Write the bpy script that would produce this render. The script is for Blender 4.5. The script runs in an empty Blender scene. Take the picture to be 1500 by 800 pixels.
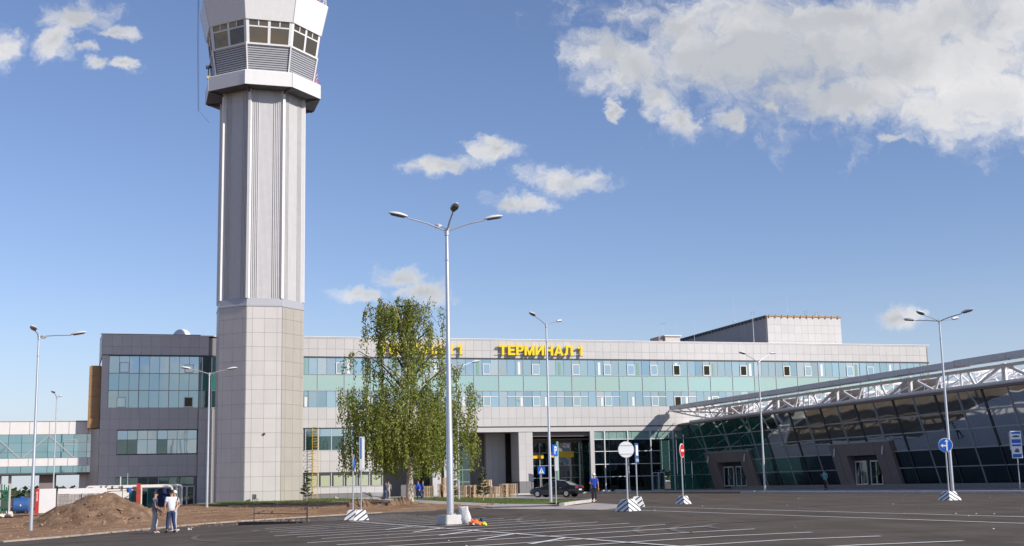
import bpy, bmesh, math, random
from mathutils import Vector, Matrix
random.seed(7)
R_ = math.radians
scn = bpy.context.scene
COL = scn.collection
# ------------------------------------------------------------------ camera
FPX, PITCH, ROLL, CAMZ = 1828.0, R_(9.61), -R_(1.24), 1.2
_r0 = Vector((1, 0, 0)); FW = Vector((0, math.cos(PITCH), math.sin(PITCH))); _u0 = Vector((0, -math.sin(PITCH), math.cos(PITCH)))
RT = math.cos(ROLL) * _r0 + math.sin(ROLL) * _u0
UP = -math.sin(ROLL) * _r0 + math.cos(ROLL) * _u0
cam = bpy.data.cameras.new('camera'); cam_o = bpy.data.objects.new('camera', cam); COL.objects.link(cam_o)
cam_o.matrix_world = Matrix(((RT.x, UP.x, -FW.x, 0), (RT.y, UP.y, -FW.y, 0), (RT.z, UP.z, -FW.z, CAMZ), (0, 0, 0, 1)))
cam.sensor_width = 36; cam.lens = 36 * FPX / 1500; cam.clip_end = 6000; cam.clip_start = 0.5
scn.camera = cam_o
def ray(u, v): return RT * ((u - 750) / FPX) - UP * ((v - 400) / FPX) + FW
def at_y(u, v, y):
    k = ray(u, v); return Vector((0, 0, CAMZ)) + k * (y / k.y)
# ------------------------------------------------------------------ light
SUN_AZ, SUN_EL = R_(59.5), R_(31)          # azimuth from -Y towards +X
S = Vector((math.cos(SUN_EL) * math.sin(SUN_AZ), -math.cos(SUN_EL) * math.cos(SUN_AZ), math.sin(SUN_EL)))
sl = bpy.data.lights.new('sun', 'SUN'); sl.energy = 4.8; sl.angle = R_(0.53); sl.color = (1, 0.93, 0.85)
so = bpy.data.objects.new('sun', sl); COL.objects.link(so); so.rotation_euler = (-S).to_track_quat('-Z', 'Y').to_euler(); so.location = (60, -60, 90)
scn.view_settings.view_transform = 'Standard'; scn.view_settings.look = 'None'; scn.view_settings.exposure = 0.12; scn.view_settings.gamma = 1
scn.render.engine = 'CYCLES'
scn.cycles.max_bounces = 6; scn.cycles.transparent_max_bounces = 8; scn.cycles.caustics_reflective = False; scn.cycles.caustics_refractive = False
try: scn.cycles.use_denoising = True
except Exception: pass
SKY_STR = 0.13
W = bpy.data.worlds.new('World'); scn.world = W; W.use_nodes = True
nt = W.node_tree; nt.nodes.clear()
def N(t, **k):
    n = nt.nodes.new(t)
    for a, b in k.items():
        if a in ('op',): n.operation = b
        else: setattr(n, a, b)
    return n
def L(a, b): nt.links.new(a, b)
def mth(op, a, b=None, clamp=False):
    n = N('ShaderNodeMath', op=op); n.use_clamp = clamp
    for i, x in enumerate((a, b)):
        if x is None: continue
        if isinstance(x, (int, float)): n.inputs[i].default_value = x
        else: L(x, n.inputs[i])
    return n.outputs[0]
sky = N('ShaderNodeTexSky'); sky.sky_type = 'NISHITA'; sky.sun_disc = False; sky.sun_elevation = SUN_EL
sky.sun_rotation = math.atan2(S.x, S.y); sky.altitude = 100; sky.air_density = 1.0; sky.dust_density = 0.25; sky.ozone_density = 2.2
tc = N('ShaderNodeTexCoord'); sep = N('ShaderNodeSeparateXYZ'); L(tc.outputs['Generated'], sep.inputs[0])
ymax = mth('MAXIMUM', mth('ABSOLUTE', sep.outputs[1]), 0.05)
ga = mth('DIVIDE', sep.outputs[0], ymax); gb = mth('DIVIDE', sep.outputs[2], ymax)
comb = N('ShaderNodeCombineXYZ'); L(ga, comb.inputs[0]); L(gb, comb.inputs[1])
# domain warp
nz = N('ShaderNodeTexNoise'); nz.inputs['Scale'].default_value = 9; nz.inputs['Detail'].default_value = 5; nz.inputs['Roughness'].default_value = .6
L(comb.outputs[0], nz.inputs['Vector'])
vs = N('ShaderNodeVectorMath', op='SUBTRACT'); L(nz.outputs['Color'], vs.inputs[0]); vs.inputs[1].default_value = (.5, .5, .5)
vm = N('ShaderNodeVectorMath', op='MULTIPLY_ADD'); L(vs.outputs[0], vm.inputs[0]); vm.inputs[1].default_value = (.085, .06, 0); L(comb.outputs[0], vm.inputs[2])
nzb = N('ShaderNodeTexNoise'); nzb.inputs['Scale'].default_value = 42; nzb.inputs['Detail'].default_value = 6; nzb.inputs['Roughness'].default_value = .7; L(comb.outputs[0], nzb.inputs['Vector'])
vsb = N('ShaderNodeVectorMath', op='SUBTRACT'); L(nzb.outputs['Color'], vsb.inputs[0]); vsb.inputs[1].default_value = (.5, .5, .5)
vm_a = vm; vm = N('ShaderNodeVectorMath', op='MULTIPLY_ADD'); L(vsb.outputs[0], vm.inputs[0]); vm.inputs[1].default_value = (.034, .022, 0); L(vm_a.outputs[0], vm.inputs[2])
# each cloud: centre and radii measured on the sky of the photograph, turned into directions
CL = [(1330, 85, 330, 105), (1090, 75, 170, 70), (1400, 30, 300, 60), (930, 95, 75, 38), (880, 72, 62, 26), (1210, 20, 330, 40), (1440, 150, 190, 72), (1250, 150, 120, 40), (960, 130, 38, 34), (1010, 35, 70, 36),
      (105, 26, 52, 26), (85, 66, 34, 28), (12, 72, 26, 34), (158, 52, 40, 12), (182, 104, 28, 13), (140, 104, 20, 12), (125, 80, 18, 10),
      (642, 249, 50, 15), (722, 226, 38, 17), (828, 262, 60, 24), (750, 300, 44, 15),
      (574, 410, 44, 17), (615, 432, 44, 17), (513, 444, 32, 12), (1308, 476, 34, 14), (1070, 168, 26, 14), (1135, 155, 22, 12), (895, 155, 12, 24), (1310, 213, 26, 10), (1005, 160, 26, 26)]
best = None; shade = None
for (u, v, ru, rv) in CL:
    k = ray(u, v); ca, cb = k.x / k.y, k.z / k.y
    a = N('ShaderNodeVectorMath', op='SUBTRACT'); L(vm.outputs[0], a.inputs[0]); a.inputs[1].default_value = (ca, cb, 0)
    b = N('ShaderNodeVectorMath', op='MULTIPLY'); L(a.outputs[0], b.inputs[0]); b.inputs[1].default_value = (FPX / ru / 1.42, FPX / rv / 1.45, 0)
    c = N('ShaderNodeVectorMath', op='LENGTH'); L(b.outputs[0], c.inputs[0])
    best = c.outputs['Value'] if best is None else mth('MINIMUM', best, c.outputs['Value'])
n2 = N('ShaderNodeTexNoise'); n2.inputs['Scale'].default_value = 26; n2.inputs['Detail'].default_value = 9; n2.inputs['Roughness'].default_value = .66; L(vm.outputs[0], n2.inputs['Vector'])
# density = clamp((1 - dist + noise) ...)
den = mth('ADD', mth('SUBTRACT', 1.04, best), mth('MULTIPLY', mth('SUBTRACT', n2.outputs[0], .5), 1.9))
dens = N('ShaderNodeMapRange'); dens.interpolation_type = 'SMOOTHSTEP'; dens.inputs['From Min'].default_value = .06; dens.inputs['From Max'].default_value = .86; L(den, dens.inputs['Value'])
front = mth('GREATER_THAN', sep.outputs[1], 0.3)
d1 = mth('MULTIPLY', dens.outputs[0], front)
# the rest of the dome: fair weather cumulus of the same kind
n3 = N('ShaderNodeTexNoise'); n3.inputs['Scale'].default_value = 3.2; n3.inputs['Detail'].default_value = 8; n3.inputs['Roughness'].default_value = .55
zc = mth('ADD', mth('MAXIMUM', sep.outputs[2], 0.0), 0.25)
c3 = N('ShaderNodeCombineXYZ'); L(mth('DIVIDE', sep.outputs[0], zc), c3.inputs[0]); L(mth('DIVIDE', sep.outputs[1], zc), c3.inputs[1]); L(c3.outputs[0], n3.inputs['Vector'])
m3 = N('ShaderNodeMapRange'); m3.interpolation_type = 'SMOOTHSTEP'; m3.inputs['From Min'].default_value = .56; m3.inputs['From Max'].default_value = .76; L(n3.outputs[0], m3.inputs['Value'])
lowc = N('ShaderNodeMapRange'); lowc.inputs['From Min'].default_value = .35; lowc.inputs['From Max'].default_value = .05; lowc.inputs['To Max'].default_value = .15; L(sep.outputs[2], lowc.inputs['Value'])
L(mth('ADD', n3.outputs[0], lowc.outputs[0]), m3.inputs['Value'])
d2 = mth('MULTIPLY', mth('MULTIPLY', m3.outputs[0], mth('SUBTRACT', 1.0, front)), .85)
dall = mth('MULTIPLY', mth('MAXIMUM', d1, d2), .97)
# thin veil and haze low on the horizon
n4 = N('ShaderNodeTexNoise'); n4.inputs['Scale'].default_value = 2.0; n4.inputs['Detail'].default_value = 6
mp4 = N('ShaderNodeVectorMath', op='MULTIPLY'); L(comb.outputs[0], mp4.inputs[0]); mp4.inputs[1].default_value = (1, 7, 1); L(mp4.outputs[0], n4.inputs['Vector'])
veil = N('ShaderNodeMapRange'); veil.inputs['From Min'].default_value = .17; veil.inputs['From Max'].default_value = -0.02; L(sep.outputs[2], veil.inputs['Value'])
veil_f = mth('MINIMUM', mth('MULTIPLY', mth('POWER', veil.outputs[0], 1.5), mth('ADD', n4.outputs[0], .42)), .93)
# cloud tone: brighter puffs, greyer undersides
n5 = N('ShaderNodeTexNoise'); n5.inputs['Scale'].default_value = 5; n5.inputs['Detail'].default_value = 7; n5.inputs['Roughness'].default_value = .55; L(vm.outputs[0], n5.inputs['Vector'])
cr = N('ShaderNodeValToRGB'); cr.color_ramp.elements[0].position = .42; cr.color_ramp.elements[0].color = (.50, .52, .55, 1); cr.color_ramp.elements[1].position = .70; cr.color_ramp.elements[1].color = (.88, .86, .85, 1)
L(mth('ADD', mth('MULTIPLY', n5.outputs[0], .85), mth('MULTIPLY', best, .26)), cr.inputs[0])
cs = N('ShaderNodeMix', data_type='RGBA', blend_type='MULTIPLY'); cs.inputs[0].default_value = 1; L(cr.outputs[0], cs.inputs[6]); cs.inputs[7].default_value = (1 / SKY_STR, 1 / SKY_STR, 1 / SKY_STR, 1)
tint = N('ShaderNodeMix', data_type='RGBA', blend_type='MULTIPLY'); tint.inputs[0].default_value = 1; L(sky.outputs[0], tint.inputs[6]); tint.inputs[7].default_value = (.83, .81, .94, 1)
mv = N('ShaderNodeMix', data_type='RGBA'); L(veil_f, mv.inputs[0]); L(tint.outputs[2], mv.inputs[6]); mv.inputs[7].default_value = (.50 / SKY_STR, .58 / SKY_STR, .70 / SKY_STR, 1)
mc = N('ShaderNodeMix', data_type='RGBA'); L(dall, mc.inputs[0]); L(mv.outputs[2], mc.inputs[6]); L(cs.outputs[2], mc.inputs[7])
bg = N('ShaderNodeBackground'); bg.inputs[1].default_value = SKY_STR; L(mc.outputs[2], bg.inputs[0])
wo = N('ShaderNodeOutputWorld'); L(bg.outputs[0], wo.inputs[0])
try: W.cycles.sampling_method = 'MANUAL'; W.cycles.sample_map_resolution = 512
except Exception: pass

# ------------------------------------------------------------------ materials
MATS = {}
def mat(name, col, rough=.6, metal=0, spec=.5, noise=0, nscale=8, bump=0, bscale=40, rnd=0, streak=0, coat=0):
    m = bpy.data.materials.new(name); m.use_nodes = True; t = m.node_tree; p = t.nodes['Principled BSDF']
    p.inputs['Base Color'].default_value = (*col, 1); p.inputs['Roughness'].default_value = rough; p.inputs['Metallic'].default_value = metal
    p.inputs['Specular IOR Level'].default_value = spec; p.inputs['Coat Weight'].default_value = coat
    c = None; geo = t.nodes.new('ShaderNodeTexCoord')
    gp = t.nodes.new('ShaderNodeNewGeometry').outputs['Position']
    def vmix(fac_sock, lo, hi, src):
        mr = t.nodes.new('ShaderNodeMapRange'); mr.inputs['To Min'].default_value = lo; mr.inputs['To Max'].default_value = hi; t.links.new(fac_sock, mr.inputs['Value'])
        x = t.nodes.new('ShaderNodeMix'); x.data_type = 'RGBA'; x.blend_type = 'MULTIPLY'; x.inputs[0].default_value = 1
        if src is None: x.inputs[6].default_value = (*col, 1)
        else: t.links.new(src, x.inputs[6])
        cc = t.nodes.new('ShaderNodeCombineColor')
        for i in range(3): t.links.new(mr.outputs[0], cc.inputs[i])
        t.links.new(cc.outputs[0], x.inputs[7]); return x.outputs[2]
    if noise:
        n = t.nodes.new('ShaderNodeTexNoise'); n.inputs['Scale'].default_value = nscale; n.inputs['Detail'].default_value = 6; n.inputs['Roughness'].default_value = .65
        t.links.new(gp, n.inputs['Vector']); mr = n.outputs[0]
        st = t.nodes.new('ShaderNodeMapRange'); st.inputs['From Min'].default_value = .3; st.inputs['From Max'].default_value = .7; t.links.new(mr, st.inputs['Value'])
        c = vmix(st.outputs[0], 1 - noise, 1 + noise, c)
    if streak:
        mp = t.nodes.new('ShaderNodeVectorMath'); mp.operation = 'MULTIPLY'; mp.inputs[1].default_value = (2.2, 2.2, .12); t.links.new(gp, mp.inputs[0])
        n = t.nodes.new('ShaderNodeTexNoise'); n.inputs['Scale'].default_value = 1.5; n.inputs['Detail'].default_value = 5; t.links.new(mp.outputs[0], n.inputs['Vector'])
        c = vmix(n.outputs[0], 1 - streak, 1 + streak, c)
    if rnd:
        oi = t.nodes.new('ShaderNodeObjectInfo'); c = vmix(oi.outputs['Random'], 1 - rnd, 1 + rnd, c)
    if c is not None: t.links.new(c, p.inputs['Base Color'])
    if bump:
        n = t.nodes.new('ShaderNodeTexNoise'); n.inputs['Scale'].default_value = bscale; n.inputs['Detail'].default_value = 5; t.links.new(gp, n.inputs['Vector'])
        b = t.nodes.new('ShaderNodeBump'); b.inputs['Strength'].default_value = bump; b.inputs['Distance'].default_value = .05; t.links.new(n.outputs[0], b.inputs['Height']); t.links.new(b.outputs[0], p.inputs['Normal'])
    MATS[name] = m; return m
def glass(name, base, tint, fac, rough=.03, wobble=.03, rnd=.12, trans=None):
    """tinted facade glass: mirror reflection over a body colour; the panes differ a little in tilt"""
    m = bpy.data.materials.new(name); m.use_nodes = True; t = m.node_tree; t.nodes.clear()
    out = t.nodes.new('ShaderNodeOutputMaterial'); gl = t.nodes.new('ShaderNodeBsdfGlossy'); gl.inputs['Color'].default_value = (*tint, 1); gl.inputs['Roughness'].default_value = rough
    oi = t.nodes.new('ShaderNodeObjectInfo')
    if trans:
        df = t.nodes.new('ShaderNodeBsdfTransparent'); df.inputs['Color'].default_value = (*trans, 1)
    else:
        df = t.nodes.new('ShaderNodeBsdfDiffuse'); df.inputs['Color'].default_value = (*base, 1)
        mr = t.nodes.new('ShaderNodeMapRange'); mr.inputs['To Min'].default_value = 1 - rnd; mr.inputs['To Max'].default_value = 1 + rnd; t.links.new(oi.outputs['Random'], mr.inputs['Value'])
        x = t.nodes.new('ShaderNodeVectorMath'); x.operation = 'SCALE'; x.inputs[0].default_value = base; t.links.new(mr.outputs[0], x.inputs['Scale']); t.links.new(x.outputs[0], df.inputs['Color'])
    geo = t.nodes.new('ShaderNodeNewGeometry')
    # tilt of the pane from its random number + slow waviness
    wn = t.nodes.new('ShaderNodeTexWhiteNoise'); wn.noise_dimensions = '1D'; t.links.new(oi.outputs['Random'], wn.inputs['W'])
    ns = t.nodes.new('ShaderNodeTexNoise'); ns.inputs['Scale'].default_value = .55; ns.inputs['Detail'].default_value = 1; t.links.new(geo.outputs['Position'], ns.inputs['Vector'])
    ad = t.nodes.new('ShaderNodeVectorMath'); ad.operation = 'ADD'; t.links.new(wn.outputs['Color'], ad.inputs[0]); t.links.new(ns.outputs['Color'], ad.inputs[1])
    sb = t.nodes.new('ShaderNodeVectorMath'); sb.operation = 'SUBTRACT'; t.links.new(ad.outputs[0], sb.inputs[0]); sb.inputs[1].default_value = (1, 1, 1)
    ma = t.nodes.new('ShaderNodeVectorMath'); ma.operation = 'MULTIPLY_ADD'; t.links.new(sb.outputs[0], ma.inputs[0]); ma.inputs[1].default_value = (wobble,) * 3; t.links.new(geo.outputs['Normal'], ma.inputs[2])
    nm = t.nodes.new('ShaderNodeVectorMath'); nm.operation = 'NORMALIZE'; t.links.new(ma.outputs[0], nm.inputs[0]); t.links.new(nm.outputs[0], gl.inputs['Normal'])
    lw = t.nodes.new('ShaderNodeLayerWeight'); lw.inputs['Blend'].default_value = .35
    fm = t.nodes.new('ShaderNodeMath'); fm.operation = 'MULTIPLY_ADD'; t.links.new(lw.outputs['Fresnel'], fm.inputs[0]); fm.inputs[1].default_value = .6; fm.inputs[2].default_value = fac; fm.use_clamp = True
    mx = t.nodes.new('ShaderNodeMixShader'); t.links.new(fm.outputs[0], mx.inputs[0]); t.links.new(df.outputs[0], mx.inputs[1]); t.links.new(gl.outputs[0], mx.inputs[2]); t.links.new(mx.outputs[0], out.inputs[0])
    MATS[name] = m; return m
mat('panel_grey', (.52, .505, .49), .45, rnd=.035, noise=.03, nscale=.6, streak=.04)
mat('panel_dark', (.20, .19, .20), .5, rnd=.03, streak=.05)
mat('panel_back', (.24, .235, .235), .8)
mat('plinth_stone', (.20, .195, .20), .7, noise=.08, nscale=3)
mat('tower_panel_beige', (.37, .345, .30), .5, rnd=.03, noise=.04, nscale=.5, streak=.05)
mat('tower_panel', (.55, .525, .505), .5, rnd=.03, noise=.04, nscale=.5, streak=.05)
mat('tower_sheet', (.58, .565, .56), .45, metal=.1, noise=.04, nscale=1.5, streak=.06)
mat('white_paint', (.72, .71, .70), .45, noise=.03, nscale=2, streak=.05)
mat('white_steel', (.80, .79, .79), .35, noise=.03, nscale=3)
mat('louvre', (.42, .42, .44), .4, metal=.2)
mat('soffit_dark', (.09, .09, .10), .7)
mat('galv', (.55, .57, .60), .35, metal=.55, noise=.05, nscale=4)
mat('lamp_grey', (.66, .66, .66), .4, metal=.1)
mat('lamp_glass', (.10, .10, .11), .2)
mat('roof_white', (.78, .77, .76), .7, noise=.04, nscale=1)
mat('roof_slab', (.66, .64, .63), .55, noise=.08, nscale=1)
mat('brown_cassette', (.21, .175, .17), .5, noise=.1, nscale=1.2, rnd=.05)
mat('brown_lintel', (.22, .18, .17), .5, noise=.06)
mat('mullion', (.42, .43, .45), .4, metal=.2)
mat('mullion_white', (.72, .72, .72), .4)
mat('mullion_dark', (.07, .075, .08), .4, metal=.3)
mat('tan_wood', (.36, .22, .10), .6, noise=.12, nscale=3)
mat('asphalt', (.088, .080, .076), .85)
mat('tyre_dust', (.135, .112, .09), .9)
mat('line_paint', (.74, .73, .70), .7, noise=.15, nscale=6)
mat('kerb_dusty', (.36, .29, .23), .9, noise=.2, nscale=3, rnd=.08)
mat('kerb', (.52, .48, .44), .8, noise=.12, nscale=3, rnd=.05)
mat('paving', (.42, .37, .33), .85, noise=.15, nscale=2.5)
mat('paving_grey', (.33, .32, .33), .8, noise=.12, nscale=2)
mat('concrete', (.55, .54, .52), .8, noise=.10, nscale=5, bump=.3)
mat('yellow_sign', (.85, .62, .01), .45)
mat('yellow_paint', (.62, .40, .03), .5)
mat('pipe_cream', (.66, .62, .55), .45, noise=.05)
mat('red_paint', (.50, .03, .03), .5)
mat('blue_paint', (.02, .09, .35), .5)
mat('blue_tank', (.03, .10, .28), .5, noise=.15, nscale=3)
mat('blue_sign', (.01, .12, .55), .4)
mat('sign_white', (.82, .83, .84), .4)
mat('sign_back', (.55, .58, .60), .45, metal=.3)
mat('sign_ink', (.03, .04, .05), .5)
mat('sign_red', (.55, .02, .02), .4)
mat('green_steel', (.012, .11, .06), .5)
mat('black_rail', (.05, .035, .03), .5)
mat('chevron_dark', (.03, .04, .07), .7)
mat('wood', (.38, .27, .17), .8, noise=.3, nscale=5, rnd=.5)
mat('bark', (.35, .30, .26), .85, noise=.35, nscale=5)
mat('twig_bark', (.10, .075, .05), .8)
mat('birch_bark', (.48, .42, .35), .8, noise=.35, nscale=4)
mat('soil_rock', (.32, .21, .13), .9, noise=.3, nscale=8, rnd=.3)
mat('sand', (.50, .33, .16), .95, noise=.2, nscale=3, bump=.6, bscale=8)
mat('white_stone', (.62, .59, .54), .8, noise=.2, nscale=4)
mat('skin', (.52, .28, .18), .6)
mat('cloth_white', (.60, .63, .68), .85, noise=.05, nscale=9)
mat('cloth_grey', (.22, .22, .24), .9, noise=.05)
mat('cloth_light', (.48, .47, .48), .9)
mat('cloth_navy', (.02, .035, .11), .85)
mat('cloth_black', (.025, .025, .03), .85)
mat('cloth_blue', (.02, .08, .50), .85)
mat('cloth_teal', (.10, .38, .46), .85)
mat('cloth_work', (.04, .10, .28), .85)
mat('hair', (.03, .02, .015), .7)
mat('shoe', (.55, .52, .48), .7)
mat('shoe_dark', (.04, .04, .04), .7)
mat('orange_cloth', (.85, .16, .04), .8)
mat('lime_cloth', (.62, .70, .03), .8)
mat('sack_white', (.74, .73, .70), .9, noise=.08, nscale=12, bump=.4, bscale=14)
mat('car_paint', (.018, .02, .028), .22, spec=.6, coat=.8)
mat('car_glass', (.02, .022, .025), .08, spec=.8)
mat('chrome', (.6, .6, .62), .2, metal=.9)
mat('rubber', (.02, .02, .02), .8)
mat('tail_red', (.50, .02, .04), .25)
mat('plate', (.75, .76, .76), .5)
mat('machine_red', (.28, .05, .03), .6, noise=.2)
mat('dark_steel', (.05, .05, .055), .6)
mat('curtain', (.40, .44, .30), .85)
mat('door_frame', (.62, .62, .64), .4, metal=.2)
mat('interior', (.045, .05, .05), .9)
mat('interior_slab', (.20, .21, .20), .9)
mat('interior_green', (.20, .36, .28), .7)
mat('chair_red', (.35, .05, .03), .7)
mat('advert_yellow', (.80, .50, .01), .5)
glass('glass_blue', (.15, .26, .31), (.78, .90, .94), .38, rnd=.25)
glass('glass_mint', (.27, .42, .38), (.82, .93, .90), .26, wobble=.008, rnd=.05)
glass('glass_curtain', (.30, .36, .38), (.78, .90, .94), .30, rnd=.2)
glass('glass_deep', (.07, .16, .20), (.70, .86, .92), .42, rnd=.25)
glass('glass_dark', (.015, .045, .045), (.55, .72, .72), .16)
glass('glass_wing', (.012, .035, .030), (.97, .98, .92), .74, wobble=.02)
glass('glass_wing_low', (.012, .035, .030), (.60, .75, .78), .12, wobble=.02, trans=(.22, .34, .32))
glass('glass_wing_reflected_green', (.02, .085, .068), (.75, .95, .9), .26, wobble=.02)  # reflection of the green terminal front painted into the pane colour
glass('glass_teal', (.05, .19, .23), (.72, .88, .92), .36, wobble=.02, rnd=.2)
glass('glass_clear', (.02, .03, .03), (.7, .85, .85), .12, trans=(.30, .48, .44))
glass('glass_green', (.04, .17, .14), (.6, .85, .8), .05, wobble=.006, rnd=.06)
glass('glass_cab', (.07, .05, .025), (.7, .6, .5), .12, wobble=.05)
glass('glass_open', (.02, .022, .012), (.4, .4, .3), .03)
def leafmat(name, cols, rough=.65):
    m = bpy.data.materials.new(name); m.use_nodes = True; t = m.node_tree; p = t.nodes['Principled BSDF']; p.inputs['Roughness'].default_value = rough
    geo = t.nodes.new('ShaderNodeNewGeometry'); r = t.nodes.new('ShaderNodeValToRGB'); n = len(cols)
    while len(r.color_ramp.elements) < n: r.color_ramp.elements.new(.5)
    for i, c in enumerate(cols): r.color_ramp.elements[i].position = i / (n - 1); r.color_ramp.elements[i].color = (*c, 1)
    t.links.new(geo.outputs['Random Per Island'], r.inputs[0]); t.links.new(r.outputs[0], p.inputs['Base Color'])
    tr = t.nodes.new('ShaderNodeBsdfTranslucent'); t.links.new(r.outputs[0], tr.inputs[0]); mx = t.nodes.new('ShaderNodeMixShader'); mx.inputs[0].default_value = .42
    t.links.new(p.outputs[0], mx.inputs[1]); t.links.new(tr.outputs[0], mx.inputs[2]); t.links.new(mx.outputs[0], t.nodes['Material Output'].inputs[0]); MATS[name] = m
leafmat('leaf_birch', [(.10, .145, .018), (.21, .26, .03), (.33, .36, .06), (.16, .21, .025)])
leafmat('leaf_pine', [(.05, .09, .03), (.11, .14, .05), (.22, .22, .11)])
leafmat('leaf_far', [(.045, .07, .03), (.09, .12, .05)])
leafmat('grass_blade', [(.09, .15, .03), (.14, .20, .04), (.20, .23, .07)])
def ground_mat(name, stops, scale, bump, bscale, extra=None):
    m = bpy.data.materials.new(name); m.use_nodes = True; t = m.node_tree; p = t.nodes['Principled BSDF']; p.inputs['Roughness'].default_value = .92; p.inputs['Specular IOR Level'].default_value = .25
    g = t.nodes.new('ShaderNodeNewGeometry').outputs['Position']
    n = t.nodes.new('ShaderNodeTexNoise'); n.inputs['Scale'].default_value = scale; n.inputs['Detail'].default_value = 9; n.inputs['Roughness'].default_value = .7; t.links.new(g, n.inputs['Vector'])
    r = t.nodes.new('ShaderNodeValToRGB')
    while len(r.color_ramp.elements) < len(stops): r.color_ramp.elements.new(.5)
    for i, (q, c) in enumerate(stops): r.color_ramp.elements[i].position = q; r.color_ramp.elements[i].color = (*c, 1)
    t.links.new(n.outputs[0], r.inputs[0]); c = r.outputs[0]
    n2 = t.nodes.new('ShaderNodeTexNoise'); n2.inputs['Scale'].default_value = bscale; n2.inputs['Detail'].default_value = 6; n2.inputs['Roughness'].default_value = .75; t.links.new(g, n2.inputs['Vector'])
    mr = t.nodes.new('ShaderNodeMapRange'); mr.inputs['From Min'].default_value = .3; mr.inputs['From Max'].default_value = .7; mr.inputs['To Min'].default_value = .78; mr.inputs['To Max'].default_value = 1.2; t.links.new(n2.outputs[0], mr.inputs['Value'])
    x = t.nodes.new('ShaderNodeVectorMath'); x.operation = 'SCALE'; t.links.new(c, x.inputs[0]); t.links.new(mr.outputs[0], x.inputs['Scale']); c = x.outputs[0]
    if extra == 'asphalt':       # long worn bands along the driving direction, and fine seams
        mp = t.nodes.new('ShaderNodeMapping'); mp.inputs['Rotation'].default_value = (0, 0, R_(-17.3)); mp.inputs['Scale'].default_value = (.9, .05, 1); t.links.new(g, mp.inputs['Vector'])
        n3 = t.nodes.new('ShaderNodeTexNoise'); n3.inputs['Scale'].default_value = 1; n3.inputs['Detail'].default_value = 5; t.links.new(mp.outputs[0], n3.inputs['Vector'])
        m2 = t.nodes.new('ShaderNodeMapRange'); m2.inputs['From Min'].default_value = .3; m2.inputs['From Max'].default_value = .7; m2.inputs['To Min'].default_value = .84; m2.inputs['To Max'].default_value = 1.18; t.links.new(n3.outputs[0], m2.inputs['Value'])
        x2 = t.nodes.new('ShaderNodeVectorMath'); x2.operation = 'SCALE'; t.links.new(c, x2.inputs[0]); t.links.new(m2.outputs[0], x2.inputs['Scale']); c = x2.outputs[0]
    t.links.new(c, p.inputs['Base Color'])
    b = t.nodes.new('ShaderNodeBump'); b.inputs['Strength'].default_value = bump; b.inputs['Distance'].default_value = .08; t.links.new(n2.outputs[0], b.inputs['Height']); t.links.new(b.outputs[0], p.inputs['Normal'])
    MATS[name] = m
ground_mat('ground_asphalt', [(.30, (.060, .047, .037)), (.5, (.094, .074, .057)), (.72, (.132, .105, .083))], .35, .25, 9, 'asphalt')
ground_mat('ground_dirt', [(.3, (.18, .095, .050)), (.5, (.29, .17, .092)), (.68, (.41, .27, .16))], .45, .9, 5)
ground_mat('ground_soil', [(.3, (.12, .072, .042)), (.5, (.23, .145, .09)), (.7, (.36, .25, .165))], 1.4, 1.0, 7)
ground_mat('ground_grass', [(.3, (.09, .13, .03)), (.55, (.15, .19, .05)), (.75, (.26, .23, .10))], .8, .8, 12)
def chevmat():
    m = bpy.data.materials.new('chevron'); m.use_nodes = True; t = m.node_tree; p = t.nodes['Principled BSDF']; p.inputs['Roughness'].default_value = .7
    tc = t.nodes.new('ShaderNodeTexCoord'); sp = t.nodes.new('ShaderNodeSeparateXYZ'); t.links.new(tc.outputs['Object'], sp.inputs[0])
    a = t.nodes.new('ShaderNodeMath'); a.operation = 'ADD'; t.links.new(sp.outputs[0], a.inputs[0]); t.links.new(sp.outputs[2], a.inputs[1])
    a1 = t.nodes.new('ShaderNodeMath'); a1.operation = 'ADD'; t.links.new(a.outputs[0], a1.inputs[0]); t.links.new(sp.outputs[1], a1.inputs[1])
    b = t.nodes.new('ShaderNodeMath'); b.operation = 'PINGPONG'; b.inputs[1].default_value = .17; t.links.new(a1.outputs[0], b.inputs[0])
    c = t.nodes.new('ShaderNodeMath'); c.operation = 'GREATER_THAN'; c.inputs[1].default_value = .115; t.links.new(b.outputs[0], c.inputs[0])
    x = t.nodes.new('ShaderNodeMix'); x.data_type = 'RGBA'; t.links.new(c.outputs[0], x.inputs[0]); x.inputs[6].default_value = (.78, .77, .75, 1); x.inputs[7].default_value = (.05, .06, .09, 1); t.links.new(x.outputs[2], p.inputs['Base Color']); MATS['chevron'] = m
chevmat()

# ------------------------------------------------------------------ helpers
def tag(o, label=None, cat=None, group=None, kind=None):
    if label: o['label'] = label
    if cat: o['category'] = cat
    if group: o['group'] = group
    if kind: o['kind'] = kind
    return o
def empty(name, label, cat, loc=(0, 0, 0), rz=0, group=None):
    o = bpy.data.objects.new(name, None); COL.objects.link(o); o.location = loc; o.rotation_euler = (0, 0, rz); o.empty_display_size = .3
    return tag(o, label, cat, group)
def link(name, me, m, parent=None):
    if m is not None and not me.materials: me.materials.append(MATS[m])
    o = bpy.data.objects.new(name, me); COL.objects.link(o); o.parent = parent; return o
BOX = {}
def boxmesh(dx, dy, dz, m):
    k = (round(dx, 3), round(dy, 3), round(dz, 3), m)
    if k not in BOX:
        me = bpy.data.meshes.new('box'); x, y, z = dx / 2, dy / 2, dz / 2
        me.from_pydata([(-x, -y, -z), (x, -y, -z), (x, y, -z), (-x, y, -z), (-x, -y, z), (x, -y, z), (x, y, z), (-x, y, z)], [], [(0, 3, 2, 1), (4, 5, 6, 7), (0, 1, 5, 4), (1, 2, 6, 5), (2, 3, 7, 6), (3, 0, 4, 7)])
        me.materials.append(MATS[m]); BOX[k] = me
    return BOX[k]
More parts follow.
